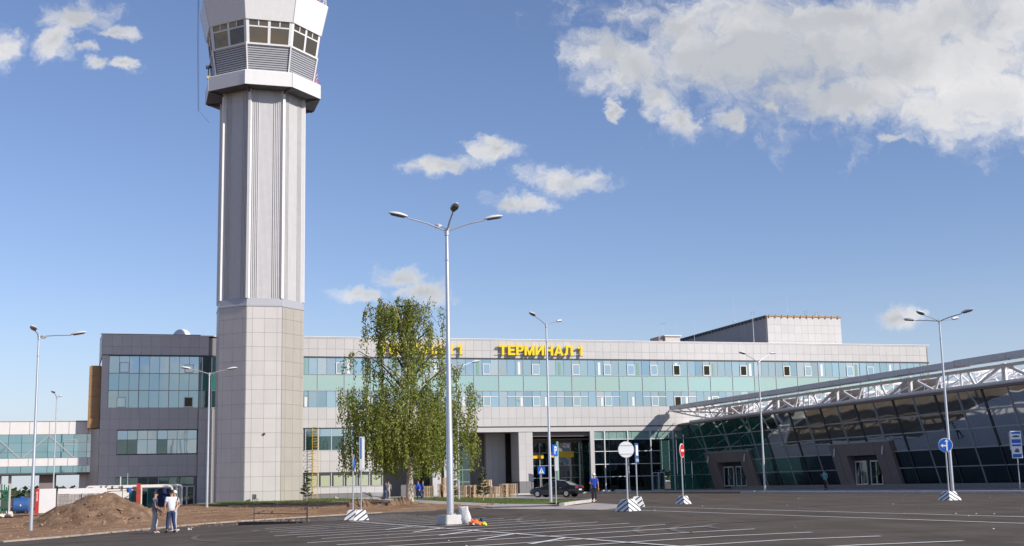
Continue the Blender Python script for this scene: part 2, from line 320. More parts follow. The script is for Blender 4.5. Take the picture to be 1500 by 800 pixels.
def pc(parent, name, m, x0, x1, y0, y1, z0, z1):
    o = bpy.data.objects.new(name, boxmesh(abs(x1 - x0), abs(y1 - y0), abs(z1 - z0), m)); COL.objects.link(o); o.parent = parent
    o.location = ((x0 + x1) / 2, (y0 + y1) / 2, (z0 + z1) / 2); return o
class MB:
    def __init__(s): s.v = []; s.f = []; s.sm = False
    def add(s, vs, fs):
        b = len(s.v); s.v += [tuple(x) for x in vs]; s.f += [tuple(b + i for i in f) for f in fs]
    def box(s, x0, x1, y0, y1, z0, z1):
        s.add([(x0, y0, z0), (x1, y0, z0), (x1, y1, z0), (x0, y1, z0), (x0, y0, z1), (x1, y0, z1), (x1, y1, z1), (x0, y1, z1)], [(0, 3, 2, 1), (4, 5, 6, 7), (0, 1, 5, 4), (1, 2, 6, 5), (2, 3, 7, 6), (3, 0, 4, 7)])
    def bar(s, a, b, w, h=None):
        a, b = Vector(a), Vector(b); d = (b - a); h = h or w
        if d.length < 1e-6: return
        d.normalize(); up = Vector((0, 0, 1)) if abs(d.z) < .95 else Vector((0, 1, 0)); x = d.cross(up).normalized(); y = x.cross(d)
        vs = [p + x * (i * w / 2) + y * (j * h / 2) for p in (a, b) for i, j in ((-1, -1), (1, -1), (1, 1), (-1, 1))]
        s.add(vs, [(0, 1, 2, 3), (7, 6, 5, 4), (0, 4, 5, 1), (1, 5, 6, 2), (2, 6, 7, 3), (3, 7, 4, 0)])
    def tube(s, pts, rads, n=10, cap=True):
        pts = [Vector(p) for p in pts]; rads = rads if hasattr(rads, '__len__') else [rads] * len(pts); b0 = len(s.v); px = None
        for i, p in enumerate(pts):
            d = (pts[min(i + 1, len(pts) - 1)] - pts[max(i - 1, 0)]).normalized()
            if px is None:
                up = Vector((0, 0, 1)) if abs(d.z) < .9 else Vector((0, 1, 0)); px = d.cross(up).normalized()
            else: px = (px - d * px.dot(d)).normalized()
            py = d.cross(px)
            for k in range(n):
                a = 2 * math.pi * k / n; s.v.append(tuple(p + (px * math.cos(a) + py * math.sin(a)) * rads[i]))
        for i in range(len(pts) - 1):
            for k in range(n):
                s.f.append((b0 + i * n + k, b0 + i * n + (k + 1) % n, b0 + (i + 1) * n + (k + 1) % n, b0 + (i + 1) * n + k))
        if cap:
            s.f.append(tuple(b0 + k for k in reversed(range(n)))); s.f.append(tuple(b0 + (len(pts) - 1) * n + k for k in range(n)))
        s.sm = True
    def prism(s, poly, z0, z1):
        n = len(poly); s.add([(x, y, z0) for x, y in poly] + [(x, y, z1) for x, y in poly], [tuple(reversed(range(n))), tuple(range(n, 2 * n))] + [(i, (i + 1) % n, n + (i + 1) % n, n + i) for i in range(n)])
    def loft(s, rings, cap=True, closed=True):
        n = len(rings[0]); b0 = len(s.v)
        for r in rings: s.v += [tuple(p) for p in r]
        for i in range(len(rings) - 1):
            for k in range(n if closed else n - 1):
                s.f.append((b0 + i * n + k, b0 + i * n + (k + 1) % n, b0 + (i + 1) * n + (k + 1) % n, b0 + (i + 1) * n + k))
        if cap: s.f.append(tuple(b0 + k for k in reversed(range(n)))); s.f.append(tuple(b0 + (len(rings) - 1) * n + k for k in range(n)))
    def build(s, name, m, parent=None, smooth=None, bevel=0):
        me = bpy.data.meshes.new(name); me.from_pydata(s.v, [], s.f)
        bm = bmesh.new(); bm.from_mesh(me); bmesh.ops.recalc_face_normals(bm, faces=bm.faces)
        if bevel: bmesh.ops.bevel(bm, geom=list(bm.edges), offset=bevel, segments=2, affect='EDGES', clamp_overlap=True)
        bm.to_mesh(me); bm.free()
        sm = s.sm if smooth is None else smooth
        if sm:
            me.polygons.foreach_set('use_smooth', [True] * len(me.polygons))
            try: me.set_sharp_from_angle(angle=R_(40))
            except Exception: pass
        return link(name, me, m, parent)
def copy_tree(o, parent=None):
    c = o.copy(); COL.objects.link(c); c.parent = parent
    for ch in list(o.children): copy_tree(ch, c)
    return c
def sst(a, b, x):
    t = min(max((x - a) / (b - a), 0), 1); return t * t * (3 - 2 * t)
def H(x, y):      # the lot falls away gently to the left and near side
    S_ = min(max((5 - x) / 33, 0), 1.15); T = 1 - sst(75, 115, y)
    return -.9 * S_ * (T + (1 - T) * .5 * sst(-29, -36, x) if x < -29 else -.9 * 0 + T) if x >= -29 else -.9 * S_ * (T + (1 - T) * .5 * sst(29, 36, -x))
def G(u, v):
    k = ray(u, v); t = 15.0
    while t < 900:
        P = Vector((0, 0, CAMZ)) + k * t
        if P.z < H(P.x, P.y): return P
        t += .2
    return P
# building frame: x = along the terminal front, y = into the building, z up
ORG = Vector((21.97, 152.128, 0)); BRZ = R_(90 - 72.73)
_c, _s = math.cos(BRZ), math.sin(BRZ)
def BW(s, n, z=0): # s along the front, n out towards the viewer
    return Vector((ORG.x + _c * s + _s * n, ORG.y + _s * s - _c * n, z))
def BL(P):
    q = P - ORG; return (q.x * _c + q.y * _s, q.x * _s - q.y * _c)

# ------------------------------------------------------------------ ground sheets
def sheet(name, poly, off, m, res=2.5, parent=None, kind='structure', thick=0, rough=0, hf=None):
    bm = bmesh.new(); vs = [bm.verts.new((p[0], p[1], 0)) for p in poly]; bm.faces.new(vs)
    x0, x1 = min(p[0] for p in poly), max(p[0] for p in poly); y0, y1 = min(p[1] for p in poly), max(p[1] for p in poly)
    for ax, a, b in ((0, x0, x1), (1, y0, y1)):
        k = math.ceil(a / res) * res
        while k < b:
            no = (1, 0, 0) if ax == 0 else (0, 1, 0); co = (k, 0, 0) if ax == 0 else (0, k, 0)
            bmesh.ops.bisect_plane(bm, geom=list(bm.verts) + list(bm.edges) + list(bm.faces), plane_co=co, plane_no=no); k += res
    bmesh.ops.triangulate(bm, faces=bm.faces); bmesh.ops.recalc_face_normals(bm, faces=bm.faces)
    if bm.faces and sum(f.normal.z for f in bm.faces) < 0: bmesh.ops.reverse_faces(bm, faces=bm.faces)
    bnd = {v for e in bm.edges if len(e.link_faces) == 1 for v in e.verts}
    if thick:
        ed = [e for e in bm.edges if len(e.link_faces) == 1]
        r = bmesh.ops.extrude_edge_only(bm, edges=ed); low = {v for v in r['geom'] if isinstance(v, bmesh.types.BMVert)}
    else: low = set()
    for v in bm.verts:
        z = H(v.co.x, v.co.y) + off + (hf(v.co.x, v.co.y) if hf and v not in bnd else 0)
        if v in low: z -= thick
        elif rough and v not in bnd: z += random.uniform(0, rough)
        v.co.z = z
    me = bpy.data.meshes.new(name); bm.to_mesh(me); bm.free()
    if rough: me.polygons.foreach_set('use_smooth', [True] * len(me.polygons))
    o = link(name, me, m, parent)
    if parent is None: o['kind'] = kind
    return o
def frange(a, b, st):
    r = []
    while a < b - 1e-9: r.append(a); a += st
    return r + [b]
xs = [-3500, -900, -300, -160] + frange(-100, 70, 2.5) + [120, 300, 900, 3500]
ys = [-900, -200, -60] + frange(-10, 150, 2.5) + [200, 320, 600, 1500, 4500]
g = MB(); g.v = [(x, y, H(x, y)) for y in ys for x in xs]; nx = len(xs)
g.f = [(j * nx + i, j * nx + i + 1, (j + 1) * nx + i + 1, (j + 1) * nx + i) for j in range(len(ys) - 1) for i in range(nx - 1)]
tag(g.build('ground', 'ground_asphalt'), kind='structure')
def P2(l): return [(p.x, p.y) for p in l]
def pxs(l): return P2([G(u, v) for u, v in l])
def loc(l): return P2([BW(s, n) for s, n in l])
FRONT = [(0, 795), (90, 787.5), (160, 781), (300, 768), (370, 763), (440, 758.5), (560, 751.5), (640, 748), (700, 745.5)]
fr = pxs(FRONT)
far = [(-140, 45)]
dirt_poly = [(-62, 49)] + fr + pxs([(740, 741.5)]) + loc([(-44.5, 40), (-44.5, 3), (-44.5, -2), (-69, -2), (-76, -6), (-76, -60), (-230, -60), (-230, 60)])
def dirt_h(x, y):
    s, n = BL(Vector((x, y, 0)))
    r = .05 * math.sin(x * 1.3 + y * .7) + .04 * math.sin(y * 1.9 - x * .6)
    # a low bank of dug earth parallel to the kerb, behind it a trench
    a = .16 * math.exp(-((n - 52) / 2.2) ** 2) * (1 if s < -46 else .5)
    return r * .6 + a
sheet('dirt_ground', dirt_poly, .03, 'ground_dirt', 1.3, rough=.05, hf=dirt_h)
sheet('grass_lawn', loc([(-60, 26), (-58.5, 30), (-52, 27.5), (-44.3, 27.5), (-44.3, 2.2), (-52, 2.2), (-57.5, 20)]), .09, 'ground_grass', 1.6)
sheet('grass_strip', loc([(-41.6, 66), (-38, 61), (-36.6, 57), (-36.6, 12), (-41.6, 12)]), .10, 'ground_grass', 1.6)
sheet('footpath', loc([(-44.2, 3), (-44.2, 60), (-45.2, 66.5), (-42.6, 70.8), (-41.75, 66), (-41.75, 3)]), .085, 'paving', 2.5, thick=.1)
sheet('paved_corner', pxs([(700, 745.2), (740, 741.8), (775, 741.5), (815, 742.4), (845, 740.2), (868, 737.2), (945, 742.2), (881, 747), (800, 746.3)]), .012, 'paving', 2.5)
sheet('paved_apron', loc([(-36.5, 12), (-36.5, 40), (-31, 40), (-27, 8), (-14.5, 1.6), (-44, 1.6), (-44, 12)]), .012, 'paving_grey', 3)
sheet('pavement', loc([(-41.5, .2), (-41.5, 1.3), (-14, 1.3), (-8.5, 8), (-8.3, 34), (-12.2, 37.5), (-15, 40), (-15.2, 95), (12, 95), (12, -1), (0, -1), (0, .2)]), .13, 'paving_grey', 3, thick=.2)
# kerbs: single stones laid end to end under one kerb object
def kerb(pts, w, h, step=1.0, label=None, z=0, m_='kerb'):
    """pts: world xy polyline; kerb stones as parts of one kerb"""
    k = tag(bpy.data.objects.new('kerb', None), label, 'kerb'); COL.objects.link(k)
    P = [Vector((p[0], p[1], 0)) for p in pts]; i = 0
    for a, b in zip(P, P[1:]):
        d = b - a; ln = d.length
        if ln < .1: continue
        n = max(1, round(ln / step)); rz = math.atan2(d.y, d.x)
        for j in range(n):
            m = a + d * ((j + .5) / n); L_ = round(ln / n - .012, 2)
            z0 = H(m.x, m.y) + z; o = bpy.data.objects.new('kerb_stone', boxmesh(L_, w, h + .06, m_)); COL.objects.link(o); o.parent = k
            o.location = (m.x, m.y, z0 + (h - .06) / 2); dz = H(*(a + d * ((j + 1) / n)).xy) - H(*(a + d * (j / n)).xy)
            o.rotation_euler = (0, -math.atan2(dz, ln / n), rz)
    return k
kerb(fr, .35, .07, 1.6, 'dusty concrete kerb between the bare earth and the parking asphalt', m_='kerb_dusty')
kerb(loc([(-42.4, 70.9), (-40.5, 67.5), (-37.6, 63.2), (-36.6, 60.5), (-36.5, 40)]), .3, .17, 1.5, 'white kerb rounding the tip of the grass strip by the worker')
kerb(loc([(-29.5, 1.5), (-14, 1.5), (-8.7, 8), (-8.4, 34)]), .3, .17, 2.0, 'pale kerb along the pavement under the terminal front')
kerb(loc([(-12.4, 37.6), (-15.1, 40), (-15.3, 56), (-15.3, 92)]), .3, .17, 2.0, 'pale kerb in front of the sloping glass hall')
# painted lines
def line(pts, w=.12, label=None):
    for a, b in zip(pts, pts[1:]):
        a, b = Vector(a), Vector(b); d = (b - a).normalized(); q = Vector((-d.y, d.x)) * (w / 2)
        return [(a - q), (b - q), (b + q), (a + q)]
PL = []
def ln(s0, n0, s1, n1, w=.12): PL.append(([BW(s0, n0).xy, BW(s1, n1).xy], w))
ln(-55.9, 79, -55.9, 150, .13); ln(-42.3, 83.5, -42.3, 140, .13); ln(-45.4, 84.5, -45.4, 140, .13)
k = 0
for i in range(-16, 12):
    n_ = 111 + i * 2.65
    if n_ < 128: ln(-55.83, n_, -51.5, n_, .15)
    if n_ > 82: ln(-61.2 + .4 * (i % 3), n_, -55.97, n_, .15)
for a, b in (((-57.5, 103.5), (-55.65, 100.9)), ((-57.55, 107.7), (-55.75, 105.4)), ((-57.45, 111.7), (-55.95, 109.8)), ((-57.4, 99.6), (-55.8, 97.0)), ((-57.4, 95.4), (-55.8, 92.8))): ln(*a, *b, .14)
ln(-45.3, 85, -42.4, 83.6)
for i in range(5): ln(-61 + 1.1 * i, 66.5 + i * 2.3, -57.5 + 1.1 * i, 67.5 + i * 2.3, .1)
bmv = MB()
for (a, b), w in PL:
    ln_ = (b - a).length; n_ = max(1, int(ln_ / 2)); d = (b - a) / n_; q = Vector((-d.y, d.x)).normalized() * (w / 2)
    for i in range(n_):
        p, r = a + d * i, a + d * (i + 1)
        bmv.add([(*(p - q), H(*p) + .014), (*(r - q), H(*r) + .014), (*(r + q), H(*r) + .014), (*(p + q), H(*p) + .014)], [(0, 1, 2, 3)])
tag(bmv.build('road_markings', 'line_paint'), kind='structure')
# faint tyre arcs and crumbs on the asphalt
m = MB()
for (u, v, R0_, a0, a1) in ((1175, 772, 3.2, 100, 200), (1190, 770, 2.6, 100, 195), (1182, 771, 4.3, 110, 190), (1300, 745, 14, 150, 215), (640, 765, 9, 190, 260)):
    c = G(u, v); n_ = 14
    for i in range(n_):
        q = []
        for t, w in ((i, -.09), (i, .09), (i + 1, .09), (i + 1, -.09)):
            a = R_(a0 + (a1 - a0) * t / n_); x, y = c.x + (R0_ + w) * math.cos(a), c.y + (R0_ + w) * math.sin(a) * 1.6; q.append((x, y, H(x, y) + .010))
        m.add(q, [(0, 1, 2, 3)])
tag(m.build('tyre_marks', 'tyre_dust'), kind='structure')
m = MB(); rd = random.Random(77)
for i in range(60):
    s_, n_ = rd.uniform(-62, -18), rd.uniform(62, 120)
    if s_ < -46 and n_ < 84: continue
    P = BW(s_, n_); z = H(P.x, P.y) + .004; r = rd.uniform(.01, .035)
    m.add([P + Vector((-r, -r, z)), P + Vector((r, -r * .7, z)), P + Vector((r * .8, r, z)), P + Vector((-r * .6, r * .8, z)), P + Vector((0, 0, z + r * .7))], [(0, 1, 4), (1, 2, 4), (2, 3, 4), (3, 0, 4)])
tag(m.build('asphalt_crumbs', 'white_stone'), kind='stuff')
# ------------------------------------------------------------------ terminal building
T = empty('terminal_building', 'long grey panelled airport terminal with turquoise window bands behind the tower', 'building', ORG, BRZ)
def panel(x0, x1, z0, z1, y=0, m='panel_grey', name='facade_panel', gap=.009, th=.06): return pc(T, name, m, x0 + gap, x1 - gap, y - th, y, z0 + gap, z1 - gap)
# body (structure behind the cladding)
pc(T, 'wall', 'panel_back', -47.5, 33.4, .05, 24, 7.75, 17.6)
pc(T, 'wall', 'panel_back', -68.6, -47.5, .05, 20, -1.2, 17.6)
pc(T, 'wall', 'panel_back', -47.5, -38.6, .05, 20, -.5, 7.75)
pc(T, 'roof', 'roof_slab', -68.8, 33.5, -.1, 24.2, 17.74, 17.86)
pc(T, 'coping', 'white_paint', -47.6, 33.6, -.16, .3, 17.86, 17.94)
pc(T, 'coping', 'panel_dark', -68.9, -58.6, -.16, .3, 17.86, 17.93)
for i in range(81):
    x = -47.87 + i
    if x + 1 > 33.6: break
    panel(x, x + 1, 16.55, 17.8); panel(x, x + 1, 15.70, 16.55)
for i in range(11): 
    x = -68.7 + i * 1.0
    panel(x, x + 1, 16.55, 17.8, name='parapet_panel'); panel(x, x + 1, 15.7, 16.55, name='parapet_panel')
for i in range(56):
    x = -47.87 + i
    panel(x, x + 1, 8.75, 10.0); panel(x, x + 1, 7.80, 8.75)
pc(T, 'drip_edge', 'mullion_dark', -68.7, 33.5, -.02, .05, 15.55, 15.70)
pc(T, 'drip_edge', 'mullion_dark', -47.8, -1.7, .0, .05, 7.68, 7.80)
pc(T, 'fascia_strip', 'panel_grey', -38.6, -1.9, -.10, .3, 7.16, 7.66)
pc(T, 'fascia_strip', 'panel_grey', -68.7, 33.4, -.05, .05, 9.995, 10.06)
def pane(name, m, x0, x1, z0, z1, y=.02, g=.02): return pc(T, name, m, x0 + g, x1 - g, y, y + .03, z0 + g, z1 - g)
# glass bands of the main front: one-metre lights over and under a mint spandrel
UPW = {-26.8, -20.8, -15.8, -11.8, -8.8, -5.8, -2.8, 1.2, 6.4, 12.4, 15.4, 21.4, 24.4, -43.8, -33.8}
LOW = {-26.8, -20.8, -15.8, -11.8, -5.8, -2.8, 2.2, -39.8}
def open_window(x0, x1, z0, z1, openw):
    w = MB(); t = .09
    w.box(x0, x1, -.08, .0, z0, z0 + t); w.box(x0, x1, -.08, .0, z1 - t, z1); w.box(x0, x0 + t, -.08, 0, z0 + t, z1 - t); w.box(x1 - t, x1, -.08, 0, z0 + t, z1 - t)
    f = w.build('window_frame', 'white_paint', T)
    p = pc(f, 'pane', 'glass_open' if openw else 'glass_blue', x0 + t, x1 - t, -.05, -.03, z0 + t, z1 - t)
for i in range(81):
    x = -47.87 + i
    if x + 1 > 33.5: break
    bay = (i % 3 == 2)
    gm = ['glass_blue', 'glass_blue', 'glass_curtain', 'glass_deep']
    pane('glass_pane', gm[(i * 37 // 5) % 4 if random.random() < .6 else 0], x, x + 1, 13.74, 15.55)
    pane('glass_pane', gm[(i * 29 // 3) % 4 if random.random() < .6 else 0], x, x + 1, 10.06, 11.88)
    k = [u for u in UPW if abs(u - x) < .45]
    if k: open_window(x + .04, x + .96, 13.78, 15.05, round(k[0], 1) in (-2.8, 1.2, 6.4, 12.4))
    k = [u for u in LOW if abs(u - x) < .45]
    if k: open_window(x + .04, x + .96, 10.1, 11.28, round(k[0], 1) == -2.8)
    if (i * 7919) % 5 == 0: pc(T, 'blind', 'mullion_white' if i % 2 else 'interior_green', x + .3, x + .62, -.006, .016, 13.8, 15.3)
    if (i * 104729) % 7 < 2: pc(T, 'blind', 'mullion_white', x + .55, x + .85, -.006, .016, 10.12, 11.2)
for i in range(27):
    x = -47.87 + 3 * i + 2 - 3
    a, b = max(x, -47.87), min(x + 3, 33.4)
    if b <= a: continue
    pane('spandrel_pane', 'glass_mint', a, b, 11.92, 13.70)
    for z0, z1 in ((10.06, 15.55),): pc(T, 'mullion', 'mullion', b - .025, b + .025, -.05, .02, z0, z1)
pc(T, 'transom', 'mullion', -47.8, 33.4, -.045, .02, 13.69, 13.75); pc(T, 'transom', 'mullion', -47.8, 33.4, -.045, .02, 11.87, 11.93)
for a, b in ((-28.9, -25), (-24, -20), (-18.9, -13.9), (-12.9, -9.9), (-6.9, -3.9), (-2.9, .1), (-40.9, -36)): pc(T, 'transom', 'mullion_white', a, b, -.055, .018, 11.2, 11.27)
pc(T, 'sill', 'white_paint', -47.8, 33.4, -.07, .02, 9.99, 10.07) if False else None
# windows of the part between tower and tree
for (z0, z1, m, split) in ((5.36, 7.68, 'glass_blue', 6.85), (1.38, 2.88, 'curtain', None)):
    pc(T, 'reveal', 'mullion_dark', -47.3, -38.7, .0, .045, z0, z1)
    for i in range(6):
        x = -47.2 + i * 1.42
        fr_ = pc(T, 'window', 'door_frame', x, x + .08, -.05, .02, z0, z1)
        if split:
            pane('window_pane', 'glass_blue', x + .08, x + 1.42, split, z1, -.02)
            pane('window_pane', 'glass_dark' if i in (0, 1, 2) else 'glass_blue', x + .08, x + 1.42, z0, split, -.02)
        else:
            pane('window_pane', 'glass_dark', x + .08, x + 1.42, z0, z1, .01); pc(T, 'curtain', 'curtain', x + .3, x + 1.3, -.012, .008, z0 + .05, z1 - .3)
    pc(T, 'sill', 'door_frame', -47.3, -38.7, -.08, .0, z0 - .07, z0)
for i in range(9):
    x = -47.5 + i
    for z0, z1 in ((2.93, 4.15), (4.15, 5.27), (.62, 1.29)): panel(x, min(x + 1, -38.55), z0, z1, name='wall_panel')
    panel(x, min(x + 1, -38.55), -.3, .6, m='plinth_stone', name='plinth_panel', y=.03)
# left block: strip windows and ground glazing
X0, X1 = -68.7, -58.7
pc(T, 'corner_post', 'panel_grey', -68.7, -68.0, -.05, .05, 10.06, 15.6)
for i in range(9):
    x = -67.95 + i * 1.03
    pane('window_pane', 'glass_blue', x, x + 1.03, 13.74, 15.55); pane('window_pane', 'glass_teal', x, x + 1.03, 10.06, 11.88); pane('window_pane', 'glass_teal', x, x + 1.03, 11.92, 13.70)
for x, o in ((-67.1, 0), (-60.2, 1)): open_window(x, x + .95, 10.1, 11.2, o)
open_window(-60.2, -59.25, 13.8, 14.7, 0); open_window(-66.9, -65.9, 13.8, 14.9, 0)
for x in (-68.0, -64.9, -61.8, -58.7): pc(T, 'mullion', 'mullion', x - .03, x + .03, -.06, .02, 10.06, 15.55)
pc(T, 'transom', 'mullion', -68, -58.7, -.04, .02, 13.69, 13.75); pc(T, 'transom', 'mullion', -68, -58.7, -.04, .02, 11.87, 11.93)
# the re-entrant glazed corner next to the tower
for x in frange(-58.65, -55.5, 1.05)[:-1]:
    for z0, z1, m in ((13.74, 15.55, 'glass_dark'), (11.92, 13.7, 'glass_green'), (10.06, 11.88, 'glass_dark')): pane('window_pane', m, x, x + 1.05, z0, z1)
pc(T, 'mullion', 'mullion_white', -58.4, -58.3, -.1, .02, 10.06, 15.5); pc(T, 'mullion', 'mullion_white', -57.4, -57.3, -.1, .02, 10.06, 15.5)
for i in range(10):
    x = X0 + i
    for z0, z1 in ((7.76, 8.85), (8.85, 10.0), (2.8, 3.95), (3.95, 5.1)): panel(x, x + 1, z0, z1, name='wall_panel')
for z0, z1 in ((5.1, 6.4), (6.4, 7.76)):
    panel(-68.7, -67.75, z0, z1, name='wall_panel'); panel(-67.75, -66.95, z0, z1, name='wall_panel')
for z0, z1 in ((-1.0, .1), (.1, 1.4), (1.4, 2.8)):
    panel(-68.7, -67.75, z0, z1, name='wall_panel'); panel(-67.75, -66.95, z0, z1, name='wall_panel')
for i in range(9):
    z = -1.0 + i * 1.22
    panel(-58.66, -57.9, z, z + 1.22, name='pier_panel', y=-.1); panel(-57.9, -57.1, z, z + 1.22, name='pier_panel', y=-.1)
pc(T, 'reveal', 'mullion_dark', -66.95, -58.75, -.02, .04, 5.15, 7.7)
for i in range(8):
    x = -66.9 + i * 1.015
    pane('window_pane', 'glass_blue', x, x + 1.015, 6.7, 7.66, -.03)
    pane('window_pane', 'glass_dark' if i < 2 or i == 4 else 'glass_blue', x, x + 1.015, 5.2, 6.7, -.03)
for x in (-66.9, -64.9, -62.9, -60.0): pc(T, 'mullion', 'mullion', x - .03, x + .03, -.06, -.0, 5.2, 7.66)
for i in range(6):
    x = -66.9 + i * 1.07
    pane('window_pane', 'glass_dark', x, x + 1.07, 1.85, 2.72, -.02)
    if i: pane('window_pane', 'glass_green' if i % 2 else 'glass_dark', x, x + 1.07, -.9, 1.85, -.02)
    pc(T, 'mullion', 'interior_green' if i % 2 else 'mullion', x - .04, x + .04, -.06, -.0, -.9, 2.72)
pane('window_pane', 'glass_dark', -60.4, -59.0, 1.95, 2.72, -.02)
def door(x0, x1, z0, z1, y=-.05, leaves=2, glassm='glass_dark', parent=None):
    parent = parent or T
    w = MB(); t = .1
    w.box(x0, x1, y - .06, y + .04, z1 - t, z1); w.box(x0, x1, y - .06, y + .04, z0, z0 + .12)
    for j in range(leaves + 1):
        c = x0 + (x1 - x0) * j / leaves; w.box(c - t / 2 - (.03 if 0 < j < leaves else 0), c + t / 2 + (.03 if 0 < j < leaves else 0), y - .06, y + .04, z0 + .12, z1 - t)
    d = w.build('door', 'door_frame', parent)
    for j in range(leaves):
        a = x0 + (x1 - x0) * j / leaves + .06; b = x0 + (x1 - x0) * (j + 1) / leaves - .06
        pc(d, 'door_pane', glassm, a, b, y - .01, y + .01, z0 + .12, z1 - t)
        pc(d, 'handle', 'chrome', b - .12 if j == 0 else a + .08, b - .08 if j == 0 else a + .12, y - .12, y - .06, z0 + .9, z0 + 1.2)
    return d
door(-60.45, -58.95, -.55, 1.78, -.08)
# left end: slanting light sliver, tan box and grey flank
m_ = MB(); m_.add([(-68.72, -.05, 17.85), (-68.72, -.05, 15.6), (-69.05, 4, 14.9), (-69.05, 4, 17.9), (-68.6, 0, 17.85), (-68.6, 0, 15.6), (-68.95, 4, 14.9), (-68.95, 4, 17.9)], [(0, 1, 2, 3), (4, 7, 6, 5), (0, 3, 7, 4), (1, 5, 6, 2), (2, 6, 7, 3)])
m_.build('side_parapet', 'panel_grey', T)
for i in range(6): pc(T, 'side_panel', 'tan_wood', -69.85, -68.75, .8, 6.0, 8.0 + i * 1.1 + .01, 9.1 + i * 1.1 - .01)
for i in range(5): pc(T, 'side_panel', 'tan_wood', -69.95, -69.87, .8, 6, 8.0 + i * 1.3 + .01, 9.3 + i * 1.3 - .01)
m_ = MB(); m_.add([(-69.9, 3, 7.9), (-68.72, 0, 7.9), (-68.72, 0, -1), (-69.9, 3, -1), (-69.9, 5, 7.9), (-68.72, 5, 7.9), (-68.72, 5, -1), (-69.9, 5, -1)], [(0, 1, 2, 3), (4, 7, 6, 5), (0, 4, 5, 1), (3, 2, 6, 7), (0, 3, 7, 4)])
m_.build('side_wall', 'panel_grey', T)
# --- recessed entrance: piers, lintels, glass
def cladbox(x0, x1, y0, y1, z0, z1, rows, cols, m='panel_grey', name='pier_panel', body='panel_back', side=True):
    pc(T, 'pier', body, x0 + .03, x1 - .03, y0 + .03, y1, z0, z1)
    dz = (z1 - z0) / rows; dx = (x1 - x0) / cols
    for r in range(rows):
        for c in range(cols): pc(T, name, m, x0 + c * dx + .008, x0 + (c + 1) * dx - .008, y0 - .03, y0 + .02, z0 + r * dz + .005, z0 + (r + 1) * dz - .005)
        if side and x0 > -30: pc(T, name, m, x0 - .02, x0 + .02, y0 + .03, y1, z0 + r * dz + .008, z0 + (r + 1) * dz - .008)
cladbox(-22.65, -20.95, 0, 3.0, 1.5, 7.15, 4, 2); cladbox(-22.65, -20.95, 0, 3.0, -.1, 1.5, 1, 2, 'plinth_stone')
cladbox(-25.3, -22.9, 4.6, 6.5, -.1, 7.3, 5, 3); cladbox(-28.0, -25.35, 5.6, 8, -.1, 7.3, 5, 2, 'brown_lintel')
cladbox(-32.9, -31.9, 0.0, 1.5, 0, 7.15, 5, 1); cladbox(-31.55, -30.0, 0.0, 1.5, 0, 7.15, 5, 2)
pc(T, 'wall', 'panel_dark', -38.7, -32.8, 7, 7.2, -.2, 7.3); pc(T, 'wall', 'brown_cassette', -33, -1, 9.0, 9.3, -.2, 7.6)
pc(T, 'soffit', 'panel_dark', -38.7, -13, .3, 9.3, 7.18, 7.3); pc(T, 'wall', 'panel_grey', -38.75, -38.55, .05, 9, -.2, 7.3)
for z0, z1 in ((5.75, 6.15), (6.5, 7.0)): pc(T, 'lintel', 'white_paint', -31.2, -27.3, 4.4, 4.9, z0, z1)
pc(T, 'lintel', 'panel_dark', -31.2, -27.3, 4.6, 4.9, 6.15, 6.5); pc(T, 'lintel', 'panel_dark', -31.2, -27.3, 4.6, 5, 5.45, 5.75)
for i in range(4):
    for z0, z1 in ((.2, 1.6), (1.6, 3.0), (3.0, 4.2), (4.2, 5.45)): pane('entrance_pane', 'glass_clear', -31.2 + i, -30.2 + i, z0, z1, 4.7)
for i in range(1, 4): pc(T, 'mullion', 'interior_green', -31.23 + i, -31.17 + i, 4.6, 4.7, .2, 5.45)
for z in (1.6, 3.0, 4.2): pc(T, 'transom', 'mullion', -31.2, -27.3, 4.62, 4.7, z - .03, z + .03)
# right of the pier: deep glass wall
pc(T, 'lintel', 'brown_lintel', -20.95, -13.7, .5, 1.2, 6.62, 7.17); pc(T, 'lintel', 'brown_lintel', -20.95, -13.7, 3.2, 3.6, 6.0, 6.35)
pc(T, 'lintel', 'mullion_dark', -20.95, -13.7, 3.25, 3.7, 6.35, 6.62)
for i in range(9):
    x = -20.95 + i * .98
    for z0, z1 in ((.15, 1.85), (1.85, 3.3), (3.3, 4.8), (4.8, 6.0)):
        pane('entrance_pane', 'glass_wing_low' if (i < 4) else 'glass_wing', x, x + .98, z0, z1, 3.8 - (.25 if i > 3 else 0))
for x in (-19.0, -17.0, -15.1, -13.9): pc(T, 'mullion', 'mullion', x - .035, x + .035, 3.35, 3.55, .15, 6.0)
for z in (1.85, 3.3, 4.8): pc(T, 'transom', 'mullion', -20.9, -13.8, 3.38, 3.55, z - .03, z + .03)
pc(T, 'banner', 'advert_yellow', -20.3, -18.6, 3.15, 3.2, 4.15, 4.6); pc(T, 'banner', 'advert_yellow', -17.9, -14.8, 3.1, 3.16, 4.25, 4.95)
pc(T, 'pier', 'panel_grey', -19.7, -18.3, 5.5, 6, 0, 2.0)
pc(T, 'corner_post', 'panel_grey', -13.85, -13.35, -.1, .3, .1, 7.17)
